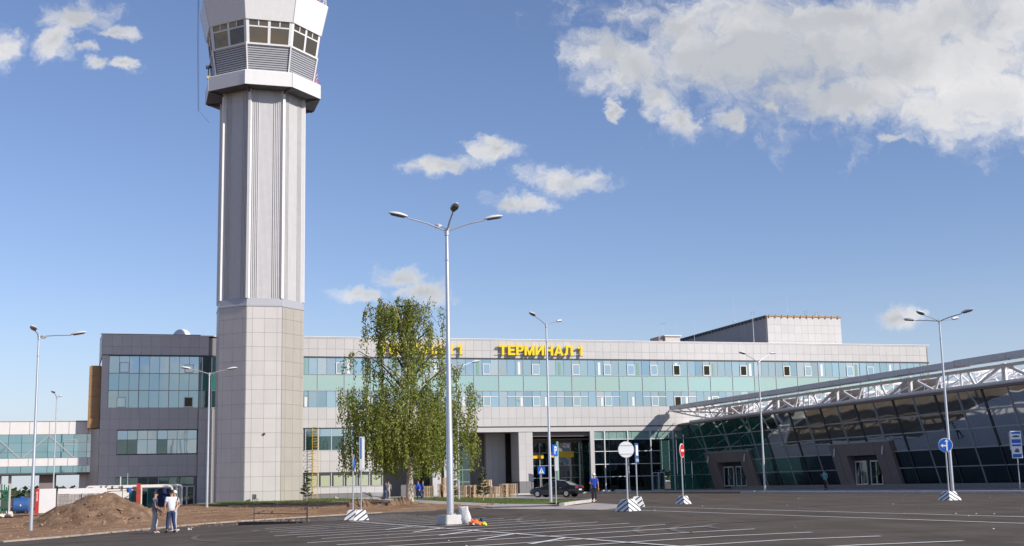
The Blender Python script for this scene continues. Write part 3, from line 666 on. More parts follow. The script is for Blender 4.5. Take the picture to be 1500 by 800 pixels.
# glazed hall front beside the wing
for i in range(14):
    x0 = -13.35 + i * .96
    for z0, z1 in ((.15, 1.85), (1.85, 3.3), (3.3, 4.8), (4.8, 6.2), (6.2, 7.16)):
        m = 'glass_mint' if z0 > 6 else ('glass_green' if x0 > -4.7 else 'glass_wing_low')
        if z1 < 2 and -6.2 < x0 < -4.6: continue
        pane('hall_pane', m, x0, x0 + .96, z0, z1, .05)
for x in (-12.05, -9.1, -6.15, -3.2): pc(T, 'mullion', 'mullion_white', x - .05, x + .05, -.12, .05, .15, 7.16)
for z in (1.85, 3.3, 4.8, 6.2): pc(T, 'transom', 'mullion_white', -13.35, -4.7, -.06, .05, z - .035, z + .035); pc(T, 'transom', 'mullion', -4.7, .2, -.03, .05, z - .03, z + .03)
door(-6.1, -4.55, .13, 2.25, -.05)
pc(T, 'plinth', 'plinth_stone', -13.4, .2, .0, .2, .0, .2)
# a little of the hall behind the clear panes
pc(T, 'hall_floor', 'interior_slab', -20.9, 0, .3, 9, .02, .14)
for x in (-12.6, -9.0, -17.5): pc(T, 'hall_column', 'interior_green', x - .12, x + .12, 1.2, 1.45, .14, 6.1)
pc(T, 'counter', 'interior_green', -8.4, -7.2, 5, 5.6, .14, 2.2)
pc(T, 'hall_ceiling', 'interior_slab', -20.9, 0, 1.5, 9, 6.3, 6.4)
# roof structures
pc(T, 'penthouse', 'panel_dark', 13.65, 24.6, 6.2, 33, 17.8, 22.15); 
for i in range(11):
    for j in range(4): pc(T, 'penthouse_panel', 'panel_grey', 13.68 + i * .994, 13.68 + (i + 1) * .994 - .015, 6.1, 6.2, 17.86 + j * 1.07, 17.86 + (j + 1) * 1.07 - .015)
for i in range(24): pc(T, 'penthouse_side_panel', 'panel_dark', 13.55, 13.65, 6.2 + i * 1.1, 7.28 + i * 1.1, 17.9, 22.1)
m_ = MB(); m_.box(13.5, 24.7, 6.0, 6.3, 22.15, 22.32)
for i in range(12): m_.box(13.9 + i * .93, 14.05 + i * .93, 5.95, 6.1, 22.0, 22.4)
m_.build('penthouse_coping', 'tan_wood', T)
m_ = MB(); m_.box(13.4, 13.7, 6.3, 33, 22.1, 22.3)
for i in range(26): m_.box(13.32, 13.5, 6.5 + i, 6.7 + i, 21.9, 22.12)
m_.build('penthouse_coping', 'dark_steel', T)
pc(T, 'vent_house', 'kerb', -1.4, .6, 5, 8, 17.8, 19.2); pc(T, 'vent_house', 'roof_slab', -1.6, .75, 4.8, 8.2, 19.2, 19.33); pc(T, 'vent_house', 'brown_lintel', -2.2, -1.42, 5.3, 8, 17.8, 19.2)
def thingmesh(mb, name, m, label, cat, group=None, **k):
    o = mb.build(name, m, None, **k); return tag(o, label, cat, group)
# antennas and dome, each a thing on the roof
def to_world(mb):
    mb.v = [tuple(BW(x, -y, z)) for x, y, z in mb.v]; return mb
def whip(x, y, z0, h, label, cross=0, r=.03):
    e = empty('antenna', label, 'antenna', BW(x, -y, z0), BRZ, 'antennas on the terminal roof')
    m = MB(); m.tube([(0, 0, 0), (0, 0, h)], [r, r * .5], 6); m.build('mast', 'galv', e)
    m = MB(); m.box(-.15, .15, -.15, .15, 0, .06); m.build('base_plate', 'galv', e)
    if cross:
        m = MB()
        for k in range(cross): m.bar((-.35 + .06 * k, 0, h - .1 - .25 * k), (.35 - .06 * k, 0, h + .1 - .25 * k), .03)
        m.build('cross_arm', 'dark_steel', e)
for a in [(11.0, 5, 17.86, 4.6, 'antenna with slanted cross arm in front of the dark penthouse side', 2, .05), (17.8, 8, 22.2, 3.0, 'tall thin antenna above the middle of the penthouse roof', 0, .03),
          (20.0, 7, 22.2, .9, 'short antenna with cross bars on the penthouse roof', 3, .05), (21.5, 7, 22.2, .7, 'stubby dark antenna near the end of the penthouse roof', 2, .06),
          (-1.2, 6, 19.33, 1.6, 'antenna with a dark arm on the small vent house', 1, .03), (.5, 6, 19.3, 1.9, 'bare whip antenna standing at the edge of the vent house', 0, .025),
          (5.0, 10, 17.86, 5.0, 'faint tall whip between the vent house and the penthouse', 0, .022), (12.0, 12, 22.2, 3.8, 'thin whip above the dark side of the penthouse', 0, .022),
          (27.5, 8, 17.86, 4.5, 'thin whip on the roof beyond the penthouse', 0, .022), (-58.0, 6, 17.86, 1.6, 'small antenna on the roof beside the white dome', 0, .03)]: whip(a[0], a[1], a[2], a[3], a[4], a[5], a[6])
m = MB(); n_ = 16
rings = [[(1.05 * math.cos(t) * math.cos(2 * math.pi * k / n_), 1.05 * math.cos(t) * math.sin(2 * math.pi * k / n_), 1.05 * math.sin(t)) for k in range(n_)] for t in (0, .3, .6, .9, 1.2, 1.45)]
m.loft(rings); e = empty('radome', 'white dome on the terminal roof beside the tower', 'radome', BW(-60.4, -4, 18.0), BRZ); m2_ = 0; m.build('dome', 'white_paint', e, smooth=True)
m = MB(); m.tube([(0, 0, -.3), (0, 0, .05)], .95, 16); m.build('base_ring', 'galv', e)
# hoop ladder at the end of the penthouse side
m = MB()
for x in (-.35, .35): m.tube([(x, 0, 0), (x, 0, 1.6), (x * .7, .3, 2.0), (0, .5, 2.2)], .04, 6)
for z in (.4, .8, 1.2, 1.6): m.bar((-.35, 0, z), (.35, 0, z), .05)
e = empty('roof_ladder', 'hooped steel ladder at the low end of the dark penthouse side', 'ladder', BW(5.9, -22, 17.86), BRZ)
m.build('rail', 'galv', e)

# ------------------------------------------------------------------ sign letters
def sign(x0, x1, z0, h, label):
    e = empty('rooftop_sign', label, 'sign', BW(0, 0, 0), BRZ, 'yellow letters on the parapet')
    SW, LW = .27, .98
    def q4(*p): return list(p)
    G_ = {  # strokes as quads in letter units (height 1.2)
     'Т': (.98, [[(0, .95), (.98, .95), (.98, 1.2), (0, 1.2)], [(.35, 0), (.63, 0), (.63, .95), (.35, .95)]]),
     'Е': (.84, [[(0, 0), (.28, 0), (.28, 1.2), (0, 1.2)], [(.28, 0), (.84, 0), (.84, .24), (.28, .24)], [(.28, .49), (.76, .49), (.76, .72), (.28, .72)], [(.28, .96), (.82, .96), (.82, 1.2), (.28, 1.2)]]),
     'Р': (.88, [[(0, 0), (.28, 0), (.28, 1.2), (0, 1.2)], [(.28, .97), (.68, .97), (.80, 1.12), (.62, 1.2), (.28, 1.2)], [(.62, .62), (.80, .52), (.88, .66), (.88, 1.02), (.80, 1.12), (.62, .97)], [(.28, .42), (.62, .42), (.80, .52), (.62, .64), (.28, .64)]]),
     'М': (1.2, [[(0, 0), (.26, 0), (.26, 1.2), (0, 1.2)], [(.94, 0), (1.2, 0), (1.2, 1.2), (.94, 1.2)], [(.26, 1.2), (.26, .72), (.50, 0), (.62, .36)], [(.94, 1.2), (.94, .72), (.70, 0), (.58, .36)], [(.50, 0), (.70, 0), (.62, .40), (.58, .40)]]),
     'И': (1.02, [[(0, 0), (.27, 0), (.27, 1.2), (0, 1.2)], [(.75, 0), (1.02, 0), (1.02, 1.2), (.75, 1.2)], [(.27, .08), (.27, .48), (.75, 1.12), (.75, .72)]]),
     'Н': (1.0, [[(0, 0), (.28, 0), (.28, 1.2), (0, 1.2)], [(.72, 0), (1.0, 0), (1.0, 1.2), (.72, 1.2)], [(.28, .49), (.72, .49), (.72, .73), (.28, .73)]]),
     'А': (1.14, [[(0, 0), (.29, 0), (.66, 1.2), (.42, 1.2)], [(.85, 0), (1.14, 0), (.72, 1.2), (.48, 1.2)], [(.30, .24), (.84, .24), (.77, .46), (.37, .46)]]),
     'Л': (1.04, [[(.76, 0), (1.04, 0), (1.04, 1.2), (.76, 1.2)], [(.20, .96), (.76, .96), (.76, 1.2), (.20, 1.2)], [(.20, 1.2), (.46, .96), (.44, .34), (.30, .06), (.08, 0), (0, .02), (0, .24), (.14, .30), (.19, .55)]]),
     '1': (.62, [[(.28, 0), (.56, 0), (.56, 1.2), (.34, 1.2)], [(0, .78), (0, 1.0), (.20, 1.06), (.36, 1.2), (.30, .92)]])}
    tot = sum(G_[c][0] if c != ' ' else .62 for c in 'ТЕРМИНАЛ 1') + .12 * 8; sc = (x1 - x0) / tot; x = 0
    for ch in 'ТЕРМИНАЛ 1':
        if ch == ' ': x += .62 - .12; continue
        w, strokes = G_[ch]; m = MB()
        for j, st in enumerate(strokes):
            n = len(st); f = -.50 - .003 * j; bk = -.30 + .003 * j
            m.add([(x0 + (x + a_) * sc, f, z0 + b_ / 1.2 * h) for a_, b_ in st] + [(x0 + (x + a_) * sc, bk, z0 + b_ / 1.2 * h) for a_, b_ in st], [tuple(range(n)), tuple(reversed(range(n, 2 * n)))] + [(i, n + i, n + (i + 1) % n, (i + 1) % n) for i in range(n)])
        m.build('letter', 'yellow_sign', e); x += w + .12
    for z in (z0 + .15, z0 + .8): pc(e, 'rail', 'galv', x0 - .3, x1 + .2, -.30, -.25, z, z + .05)
    for i in range(12):
        xx = x0 + (x1 - x0) * (i + .5) / 12; pc(e, 'bracket', 'galv', xx - .03, xx + .03, -.25, -.06, z0 + .75, z0 + .8)
sign(-24.95, -14.45, 16.02, 1.2, 'yellow letters reading ТЕРМИНАЛ 1 on the bare parapet between two lamp posts')
sign(-38.9, -29.2, 16.02, 1.2, 'yellow letters reading ТЕРМИНАЛ 1 mostly hidden behind the birch crown')

# ------------------------------------------------------------------ control tower
TC = Vector((-25.75, 126.0, 0)); TW = empty('control_tower', 'tall octagonal control tower with pale panelled base and white flared cab', 'tower', TC, BRZ)
def octv(R, z, off=0): return [Vector((R * math.sin(R_(22.5 + 45 * k + off)), -R * math.cos(R_(22.5 + 45 * k + off)), z)) for k in range(8)]
def facequad(mb, R0, z0, R1, z1, k, a, b, th, out=0.0, g=.0):
    """slab on octagon face k (face 0 faces the viewer), from fraction a to b along it"""
    A0, B0 = octv(R0, z0)[k - 1], octv(R0, z0)[k]; A1, B1 = octv(R1, z1)[k - 1], octv(R1, z1)[k]
    n = Vector((math.sin(R_(45 * k)), -math.cos(R_(45 * k)), 0))
    L0 = (B0 - A0); L1 = (B1 - A1); d = L0.normalized()
    p = [A0 + L0 * a + d * g, A0 + L0 * b - d * g, A1 + L1 * b - d * g, A1 + L1 * a + d * g]
    q = [x + n * (out + th) for x in p]; r = [x + n * out for x in p]
    mb.add(r + q, [(0, 1, 2, 3), (7, 6, 5, 4), (0, 4, 5, 1), (1, 5, 6, 2), (2, 6, 7, 3), (3, 7, 4, 0)])
RB = 4.54
m = MB(); m.loft([octv(RB - .05, -.6), octv(RB - .05, 19.05)]); m.build('base_wall', 'panel_back', TW)
seams = [0, .165, .51, .86, 1]
rowh = 1.40; nrow = 14
for k in range(8):
    for r in range(nrow):
        z0 = -.35 + r * rowh + (0 if r == 0 else 0); z1 = min(z0 + rowh, 19.05)
        if z1 - z0 < .1: continue
        for a, b in zip(seams, seams[1:]):
            if k in (3, 4, 5) : continue
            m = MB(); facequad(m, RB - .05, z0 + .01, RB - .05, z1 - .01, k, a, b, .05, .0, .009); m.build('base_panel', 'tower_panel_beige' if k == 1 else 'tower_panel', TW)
m = MB(); [facequad(m, RB - .05, -.35, RB - .05, 19.05, k, 0, 1, .05) for k in (3, 4, 5)]; m.build('base_panel', 'tower_panel', TW)
m = MB(); m.loft([octv(RB + .06, 19.05), octv(RB + .06, 19.2), octv(RB + .0, 19.3), octv(RB - .06, 19.85), octv(RB - .16, 19.9)]); m.build('ledge', 'louvre', TW)
# shaft with folded-sheet ribs and white corner pilasters
m = MB(); m.loft([octv(RB - .22, 19.85), octv(RB - .22, 41.6)]); m.build('shaft', 'tower_sheet', TW)
for k in range(8):
    m = MB()
    for c in (.10, .155, .21, .265, .73, .785, .84, .895): facequad(m, RB - .22, 19.9, RB - .22, 41.5, k, c - .008, c + .012, .075)
    m.build('shaft_rib', 'tower_sheet', TW)
    m = MB()
    for c in [.31 + .035 * i for i in range(12)]: facequad(m, RB - .22, 19.9, RB - .22, 41.5, k, c - .003, c + .006, .018)
    m.build('sheet_seam', 'tower_sheet', TW)
for k in range(8):
    v0 = octv(RB + .0, 0)[k]; d = Vector((v0.x, v0.y, 0)).normalized(); t = Vector((-d.y, d.x, 0)); a, b, c_ = .20, .13, .32
    m = MB(); q = [v0 - d * c_ - t * a, v0 + d * .02 - t * b, v0 + d * .02 + t * b, v0 - d * c_ + t * a]; m.prism([(p.x, p.y) for p in q], 19.86, 41.45); m.build('pilaster', 'white_paint', TW)
# balcony
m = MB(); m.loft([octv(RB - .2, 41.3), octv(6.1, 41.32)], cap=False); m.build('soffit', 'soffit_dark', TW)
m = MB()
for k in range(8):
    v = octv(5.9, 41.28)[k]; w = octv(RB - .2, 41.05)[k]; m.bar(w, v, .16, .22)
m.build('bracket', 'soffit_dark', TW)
m = MB(); m.loft([octv(6.14, 41.3), octv(6.18, 41.32), octv(6.18, 42.75), octv(6.1, 42.85), octv(5.2, 42.7)], cap=False)
m.build('balcony_band', 'white_paint', TW)
m = MB(); m.loft([octv(6.1, 42.6), octv(4.6, 42.6)], cap=False); m.build('balcony_floor', 'roof_slab', TW)
for k in range(8):
    m = MB(); v = octv(6.185, 42.05)[k]; m.box(v.x - .02, v.x + .02, v.y - .02, v.y + .02, 41.35, 42.8); m.build('band_joint', 'louvre', TW)
# louvred skirt
R0, R1 = 5.28, 5.78; ZA, ZB = 42.6, 45.75
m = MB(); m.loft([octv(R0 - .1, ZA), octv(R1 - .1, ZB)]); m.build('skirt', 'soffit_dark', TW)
for k in (7, 0, 1, 2, 6):
    for i in range(14):
        f0, f1 = i / 14, (i + .62) / 14; m = MB()
        facequad(m, R0 + (R1 - R0) * f0, ZA + (ZB - ZA) * f0, R0 + (R1 - R0) * f1, ZA + (ZB - ZA) * f1, k, .02, .98, .05, -.10); m.build('louvre_slat', 'louvre', TW)
m = MB(); [facequad(m, R0, ZA, R1, ZB, k, 0, 1, .04, -.08) for k in (3, 4, 5)]; m.build('skirt_sheet', 'louvre', TW)
for k in range(8):
    m = MB(); m.bar(octv(R0 + .02, ZA)[k], octv(R1 + .05, ZB)[k], .14, .14); m.build('corner_trim', 'white_paint', TW)
# cab glazing
ZC = 48.15; R2 = 6.12
m = MB(); m.loft([octv(R1 - .5, ZB), octv(R2 - .5, ZC)]); m.build('cab_core', 'soffit_dark', TW)
m = MB(); m.loft([octv(R1 + .05, ZB - .12), octv(R1 + .07, ZB + .06)]); m.build('sill', 'white_paint', TW)
def lerp(a, b, t): return a + (b - a) * t
for k in (6, 7, 0, 1, 2):
    for (a, b) in ((.07, .47), (.53, .93)):
        for (z0, z1, aa, bb) in ((.04, .70, a, b), (.76, .98, a, (a + b) / 2 - .01), (.76, .98, (a + b) / 2 + .01, b)):
            m = MB(); facequad(m, lerp(R1, R2, z0), lerp(ZB, ZC, z0), lerp(R1, R2, z1), lerp(ZB, ZC, z1), k, aa, bb, .03, -.09); m.build('cab_pane', 'glass_cab', TW)
    for c, w in ((0, .13), (.5, .06), (1, .13)):
        m = MB(); facequad(m, R1, ZB, R2, ZC, k, max(0, c - w / 2), min(1, c + w / 2), .09, -.09); m.build('cab_mullion', 'white_paint', TW)
    for c in (.27, .73):
        m = MB(); facequad(m, lerp(R1, R2, .72), lerp(ZB, ZC, .72), R2, ZC, k, c - .012, c + .012, .07, -.09); m.build('glazing_bar', 'white_paint', TW)
    m = MB(); facequad(m, lerp(R1, R2, .70), lerp(ZB, ZC, .70), lerp(R1, R2, .76), lerp(ZB, ZC, .76), k, 0, 1, .07, -.09); m.build('glazing_bar', 'white_paint', TW)
m = MB(); [facequad(m, R1, ZB, R2, ZC, k, 0, 1, .04, -.08) for k in (3, 4, 5)]; m.build('cab_back', 'white_paint', TW)
# flared white crown
m = MB(); m.loft([octv(R2 - .35, ZC - .02), octv(R2 + .12, ZC), octv(6.95, 51.3), octv(6.9, 51.45), octv(6.6, 51.45)], cap=False); m.build('crown', 'white_paint', TW)
m = MB(); m.loft([octv(6.7, 51.2), octv(.5, 51.3)], cap=False); m.build('crown_roof', 'roof_slab', TW)
for k in range(8):
    m = MB(); m.bar(octv(R2 + .12, ZC)[k], octv(6.96, 51.35)[k], .05, .05); m.build('crown_joint', 'louvre', TW)
m = MB()
for k in (0, 1, 2, 6, 7):
    a, b = octv(6.7, 51.45)[k - 1], octv(6.7, 51.45)[k]
    for f in (0, .33, .66): p = a.lerp(b, f); m.tube([p, p + Vector((0, 0, 1.1))], .035, 6)
    for z in (.55, 1.1): m.bar(a + Vector((0, 0, z)), b + Vector((0, 0, z)), .05)
m.build('roof_rail', 'white_steel', TW)
def onTW(x, y, z): return TW.matrix_basis @ Vector((x, y, z)) if False else Vector((TC.x + _c * x - _s * y, TC.y + _s * x + _c * y, z))
def lattice(pos, h, w, mcol, label):
    e = empty('lattice_mast', label, 'antenna mast', pos, BRZ, 'red and white lattice masts on the tower')
    m = MB(); c = [(-w / 2, -w / 2), (w / 2, -w / 2), (0, w / 2)]
    for x, y in c: m.tube([(x, y, 0), (x * .7, y * .7, h)], .03, 5)
    m.build('chord', mcol, e); m = MB(); n = int(h / .45)
    for i in range(n):
        for j in range(3):
            a, b = c[j], c[(j + 1) % 3]; m.bar((a[0], a[1], i * .45), (b[0], b[1], (i + 1) * .45), .03)
    m.build('brace', 'white_steel' if mcol != 'white_steel' else 'red_paint', e); m = MB(); m.bar((-.4, 0, h * .7), (.4, 0, h * .7), .04); m.tube([(0, 0, h), (0, 0, h + .5)], .02, 5); m.build('tip', mcol, e)
lattice(onTW(5.3, -1.0, 42.7), 1.3, .3, 'red_paint', 'short red lattice mast at the end of the tower balcony'); lattice(onTW(5.65, .5, 42.7), 2.3, .3, 'red_paint', 'taller red lattice mast on the tower balcony')
lattice(onTW(6.2, -1.4, 51.5), 2.2, .35, 'white_steel', 'lattice mast with red braces on the tower crown'); lattice(onTW(5.6, -2.0, 51.5), 2.4, .3, 'red_paint', 'red lattice mast on the rim of the tower crown')
lattice(onTW(-6.4, -1.5, 51.4), 2.4, .3, 'dark_steel', 'dark lattice mast on the shaded side of the tower crown')
# cables and lift rig hanging at the left
m = MB(); a = onTW(-6.9, -2.0, 51.4)
m.tube([a, a + Vector((.05, 0, -5)), a + Vector((.25, 0, -12.2))], .022, 5); m.tube([a + Vector((.1, -.1, 0)), a + Vector((.2, -.1, -6)), a + Vector((.35, -.1, -12.2)), a + Vector((1.4, .1, -13.4))], .016, 5)
thingmesh(m, 'hanging_cable', 'dark_steel', 'thin dark cables hanging down from the tower crown', 'cable')
e = empty('balcony_lamp', 'dark work lamp with yellow housing on the shaded end of the balcony', 'lamp', onTW(-5.7, -1.6, 42.8), BRZ)
m = MB(); m.tube([(0, 0, 0), (0, 0, 1.3)], .05, 6); m.build('stem', 'dark_steel', e); m = MB(); m.tube([(-.25, 0, 1.3), (.35, 0, 1.35)], [.22, .12], 8); m.build('shade', 'dark_steel', e); m = MB(); m.box(-.15, .15, -.15, .15, .05, .35); m.build('housing', 'yellow_paint', e)
# small things at the foot of the tower
e = empty('plastic_chair', 'dark chair standing alone at the foot of the tower', 'chair', onTW(-.75, -5.0, -.02), BRZ + .4); e.scale = (.8, .8, .8)
m = MB(); m.box(-.27, .27, -.25, .25, .42, .48); m.build('seat', 'dark_steel', e, bevel=.01); m = MB(); m.box(-.27, .27, .2, .26, .48, 1.0); m.build('backrest', 'dark_steel', e, bevel=.01)
for x in (-.24, .24):
    for y in (-.22, .22): m = MB(); m.bar((x, y, 0), (x, y, .43), .05); m.build('leg', 'dark_steel', e)
e = empty('wall_lamp', 'tiny dark lamp fixed on the middle of the tower base', 'lamp', onTW(.1, -4.25, 6.55), BRZ); m = MB(); m.box(-.1, .1, -.12, 0, -.1, .1); m.build('housing', 'dark_steel', e, bevel=.02); m = MB(); m.box(-.07, .07, -.14, -.12, -.07, .07); m.build('lens', 'lamp_glass', e)
# yellow ladder against the wall beside the tower
e = empty('caged_ladder', 'yellow caged ladder on the wall beside the tower', 'ladder', BW(-46.2, .6, 0), BRZ)
m = MB()
for x in (-.3, .3): m.bar((x, 0, 0), (x, 0, 7.8), .05)
m.build('rail', 'yellow_paint', e)
m = MB()
for i in range(26): m.bar((-.3, 0, .3 + i * .3), (.3, 0, .3 + i * .3), .03)
m.build('rung', 'yellow_paint', e)
m = MB()
for i in range(9):
    z = 2.2 + i * .7; pts = [(.38 * math.cos(t), -.05 - .62 * math.sin(t), z) for t in (0, .6, 1.1, 1.57, 2.04, 2.54, 3.14)]; m.tube(pts, .02, 5, cap=False)
m.build('cage_hoop', 'yellow_paint', e)

# ------------------------------------------------------------------ sloping glass wing
WG = empty('arrivals_hall', 'low hall with outward leaning dark glass wall and white steel roof truss', 'building', ORG, BRZ)
SL = -2.2 / 7.3
def wp(n, z, out=0): # point on the leaning wall in building frame; out = away from wall
    return Vector((SL * (z - .5) - out, -n, z + 0))
def wslab(n0, n1, z0, z1, th, name, m, out=0, g=.0):
    q = MB(); a = [wp(n0 + g, z0 + g, out), wp(n1 - g, z0 + g, out), wp(n1 - g, z1 - g, out), wp(n0 + g, z1 - g, out)]; b = [p + Vector((-th, 0, 0)) for p in a]
    q.add(a + b, [(0, 1, 2, 3), (7, 6, 5, 4), (0, 4, 5, 1), (1, 5, 6, 2), (2, 6, 7, 3), (3, 7, 4, 0)]); return q.build(name, m, WG)
ZT = [.5, 1.88, 3.33, 4.82, 6.2, 7.75]
portals = [(4.6, 15.6), (31.9, 41.9), (61.5, 73)]
NM = [2.1 + 3 * k for k in range(-1, 28)]
NM[0] = .05
def plinz(n): return .15 + .37 * min(1, max(0, n / 12))
for i, (a, b) in enumerate(zip(NM, NM[1:])):
    for j, (z0, z1) in enumerate(zip(ZT, ZT[1:])):
        if j == 0: z0 = min(z0, plinz(a))
        spans = [(a, b, z0, z1)]
        for p0, p1 in portals:
            nxt = []
            for (u0, u1, w0, w1) in spans:
                if w0 > 4.2 or u1 <= p0 or u0 >= p1: nxt.append((u0, u1, w0, w1)); continue
                if u0 < p0 - .05: nxt.append((u0, p0, w0, w1))
                if u1 > p1 + .05: nxt.append((p1, u1, w0, w1))
                if w1 > 4.4: nxt.append((max(u0, p0), min(u1, p1), 4.3, w1))
            spans = nxt
        for (u0, u1, w0, w1) in spans:
            if u1 - u0 > .15: wslab(u0, u1, w0, w1, .03, 'sloping_pane', ('glass_wing_low' if j < 2 else 'glass_wing') if a > 19 or (j < 2 and a > 14) else 'glass_wing_reflected_green', 0, .02)
for i, n in enumerate(NM[1:], 1):
    blocked = any(p0 < n < p1 for p0, p1 in portals); z0 = 4.3 if blocked else .3; w = .13 if i % 2 else .07
    q = MB(); q.add([wp(n - w / 2, z0, .03), wp(n + w / 2, z0, .03), wp(n + w / 2, 7.75, .03), wp(n - w / 2, 7.75, .03)] + [wp(n - w / 2, z0, .12), wp(n + w / 2, z0, .12), wp(n + w / 2, 7.75, .12), wp(n - w / 2, 7.75, .12)], [(0, 1, 2, 3), (7, 6, 5, 4), (0, 4, 5, 1), (1, 5, 6, 2), (2, 6, 7, 3), (3, 7, 4, 0)]); q.build('mullion', 'mullion_dark' if i % 2 else 'mullion', WG)
for z in ZT[1:-1]:
    segs = [(0.05, NM[-1])]
    if z < 4.3: segs = [(0.05, portals[0][0]), (portals[0][1], portals[1][0]), (portals[1][1], portals[2][0]), (portals[2][1], NM[-1])]
    for a, b in segs: wslab(a, b, z - .035, z + .035, .09, 'transom', 'mullion', .03)
# inside: floor, back wall, slab, inclined columns
pc(WG, 'hall_floor', 'interior_slab', .1, 14, -84, -.3, .3, .48); pc(WG, 'back_wall', 'interior', 13.8, 14, -84, -.3, .5, 7.7)
pc(WG, 'end_wall', 'interior', -1.6, 14, -84.2, -84.0, .5, 7.7)
pc(WG, 'ceiling', 'interior_slab', -1.7, 14, -84, -.3, 7.55, 7.7)
for k in range(13):
    m = MB(); n = 5 + 6 * k; m.tube([(1.2, -n, .5), (-.2, -n, 7.5)], .14, 8); m.build('inclined_column', 'interior_green', WG)
wslab(-.1, 86, 7.75, 7.93, .35, 'fascia', 'brown_lintel', -.1)
pc(WG, 'roof', 'roof_white', -2.0, 16, -86, .0, 7.93, 8.05)
m = MB(); m.add([(-.35, -9, .1), (-.35, -9, .5), (-.35, -84, .5), (-.35, -84, .1), (.3, -9, .1), (.3, -9, .5), (.3, -84, .5), (.3, -84, .1)], [(0, 1, 2, 3), (4, 7, 6, 5), (0, 3, 7, 4), (1, 5, 6, 2), (0, 4, 5, 1), (3, 2, 6, 7)]); m.build('plinth', 'plinth_stone', WG)
pc(WG, 'plinth', 'plinth_stone', -.2, .3, -9, -.1, .05, .2)
# portals: dark sloping boxes standing out of the glass
for pi, (p0, p1) in enumerate(portals):
    za = plinz(p0) - .1; zt = 4.25; D = .32
    def block(n0, n1, z0, z1, name, m, o0=0, o1=D):
        q = MB(); A = [wp(n0, z0, o0), wp(n1, z0, o0), wp(n1, z1, o0), wp(n0, z1, o0)]; B = [wp(n0, z0, o1), wp(n1, z0, o1), wp(n1, z1, o1), wp(n0, z1, o1)]
        q.add(A + B, [(0, 1, 2, 3), (7, 6, 5, 4), (0, 4, 5, 1), (1, 5, 6, 2), (2, 6, 7, 3), (3, 7, 4, 0)]); return q.build(name, m, WG)
    c0, c1 = p0 + 2.6, p1 - 2.6
    block(p0, c0, za, zt, 'portal_cheek', 'brown_cassette'); block(c1, p1, za, zt, 'portal_cheek', 'brown_cassette'); block(c0, c1, 3.15, zt, 'portal_lintel', 'brown_cassette')
    block(p0 - .05, p1 + .05, zt, zt + .08, 'portal_cap', 'mullion', 0, D + .05)
    for n_ in (p0 + 1.3, c0, c1, p1 - 1.3): block(n_ - .012, n_ + .012, za + .02, zt - .02, 'portal_joint', 'mullion_dark', D, D + .012)
    for n_ in (p0 + .9, p1 - 1.1):
        m = MB(); a = wp(n_, 3.9, D + .02); m.tube([a, a + Vector((-.1, 0, -.75))], .06, 6); m.build('wall_light', 'sign_white', WG)
    block(c0 - .06, c0 - .002, za, 3.2, 'recess_side', 'brown_cassette', -.7, -.01); block(c1 + .002, c1 + .06, za, 3.2, 'recess_side', 'brown_cassette', -.7, -.01); block(c0, c1, 3.15, 3.3, 'recess_soffit', 'brown_cassette', -.9, -.01)
    # doors inside the recess, upright
    x = -.35
    pc(WG, 'recess', 'interior', x + .12, x + .2, -c1, -c0, .4, 3.2)
    w = MB()
    for (a, b) in ((c0 + .25, (c0 + c1) / 2 - .35), ((c0 + c1) / 2 + .35, c1 - .25)):
        w = MB(); mid = (a + b) / 2
        for n_ in (a, mid, b): w.box(x - .07, x + .05, -n_ - .05, -n_ + .05, .45, 2.65)
        w.box(x - .07, x + .05, -b, -a, 2.55, 2.67); w.box(x - .07, x + .05, -b, -a, .45, .55)
        d = w.build('door', 'door_frame', WG)
        pc(d, 'door_pane', 'glass_wing_low', x - .02, x, -mid + .05, -a - .05, .55, 2.55); pc(d, 'door_pane', 'glass_wing_low', x - .02, x, -b + .05, -mid - .05, .55, 2.55)
        pc(d, 'handle', 'chrome', x - .16, x - .08, -mid - .12, -mid - .08, 1.3, 1.7)
# roof truss -------------------------------------------------------
XS = -2.25; ZB_, ZT_ = 8.08, 9.62
N0, N1 = -.2, 84
tr = lambda pts, r, name='truss_tube', m='white_steel': (lambda q: (q.tube(pts, r * 1.6, 7), q.build(name, m, WG)))(MB())
tr([(XS, -3, ZB_), (XS, -N1, ZB_)], .10, 'bottom_chord')
m = MB(); m.box(XS - .2, XS + .1, -N1, -5, 9.18, 9.44); m.build('top_chord', 'white_steel', WG)
# leaning slab over the truss, in sheets
edge = frange(1.2, 84, 6.03)
for a, b in zip(edge, edge[1:]):
    lift = .0 if b < 58 else .05
    m = MB(); X0_, X1_ = -4.1, -2.5
    m.add([(X0_, -a - .02, 9.54 + lift), (X0_, -b + .02, 9.54 + lift), (X1_, -b + .02, 9.6 + lift), (X1_, -a - .02, 9.6 + lift), (X0_, -a - .02, 10.0 + lift), (X0_, -b + .02, 10.0 + lift), (X1_, -b + .02, 10.08 + lift), (X1_, -a - .02, 10.08 + lift)], [(0, 1, 2, 3), (7, 6, 5, 4), (0, 4, 5, 1), (1, 5, 6, 2), (2, 6, 7, 3), (3, 7, 4, 0)])
    m.build('canopy_sheet', 'roof_slab', WG)
for k in range(29):
    n = 1.5 + 3 * k; m = MB(); m.add([(-4.16, -n - .09, 9.55), (-4.16, -n + .09, 9.6), (-3.7, -n + .09, 9.5), (-3.7, -n - .09, 9.5), (-4.16, -n - .09, 10.03), (-4.16, -n + .09, 10.03), (-3.7, -n + .09, 9.9), (-3.7, -n - .09, 9.9)], [(0, 1, 2, 3), (7, 6, 5, 4), (0, 4, 5, 1), (1, 5, 6, 2), (2, 6, 7, 3), (3, 7, 4, 0)])
    m.build('bracket', 'roof_slab', WG) if k % 2 == 0 else None
posts = [24.0, 46.9, 59.0, 70.5, 12.5, 35.4]
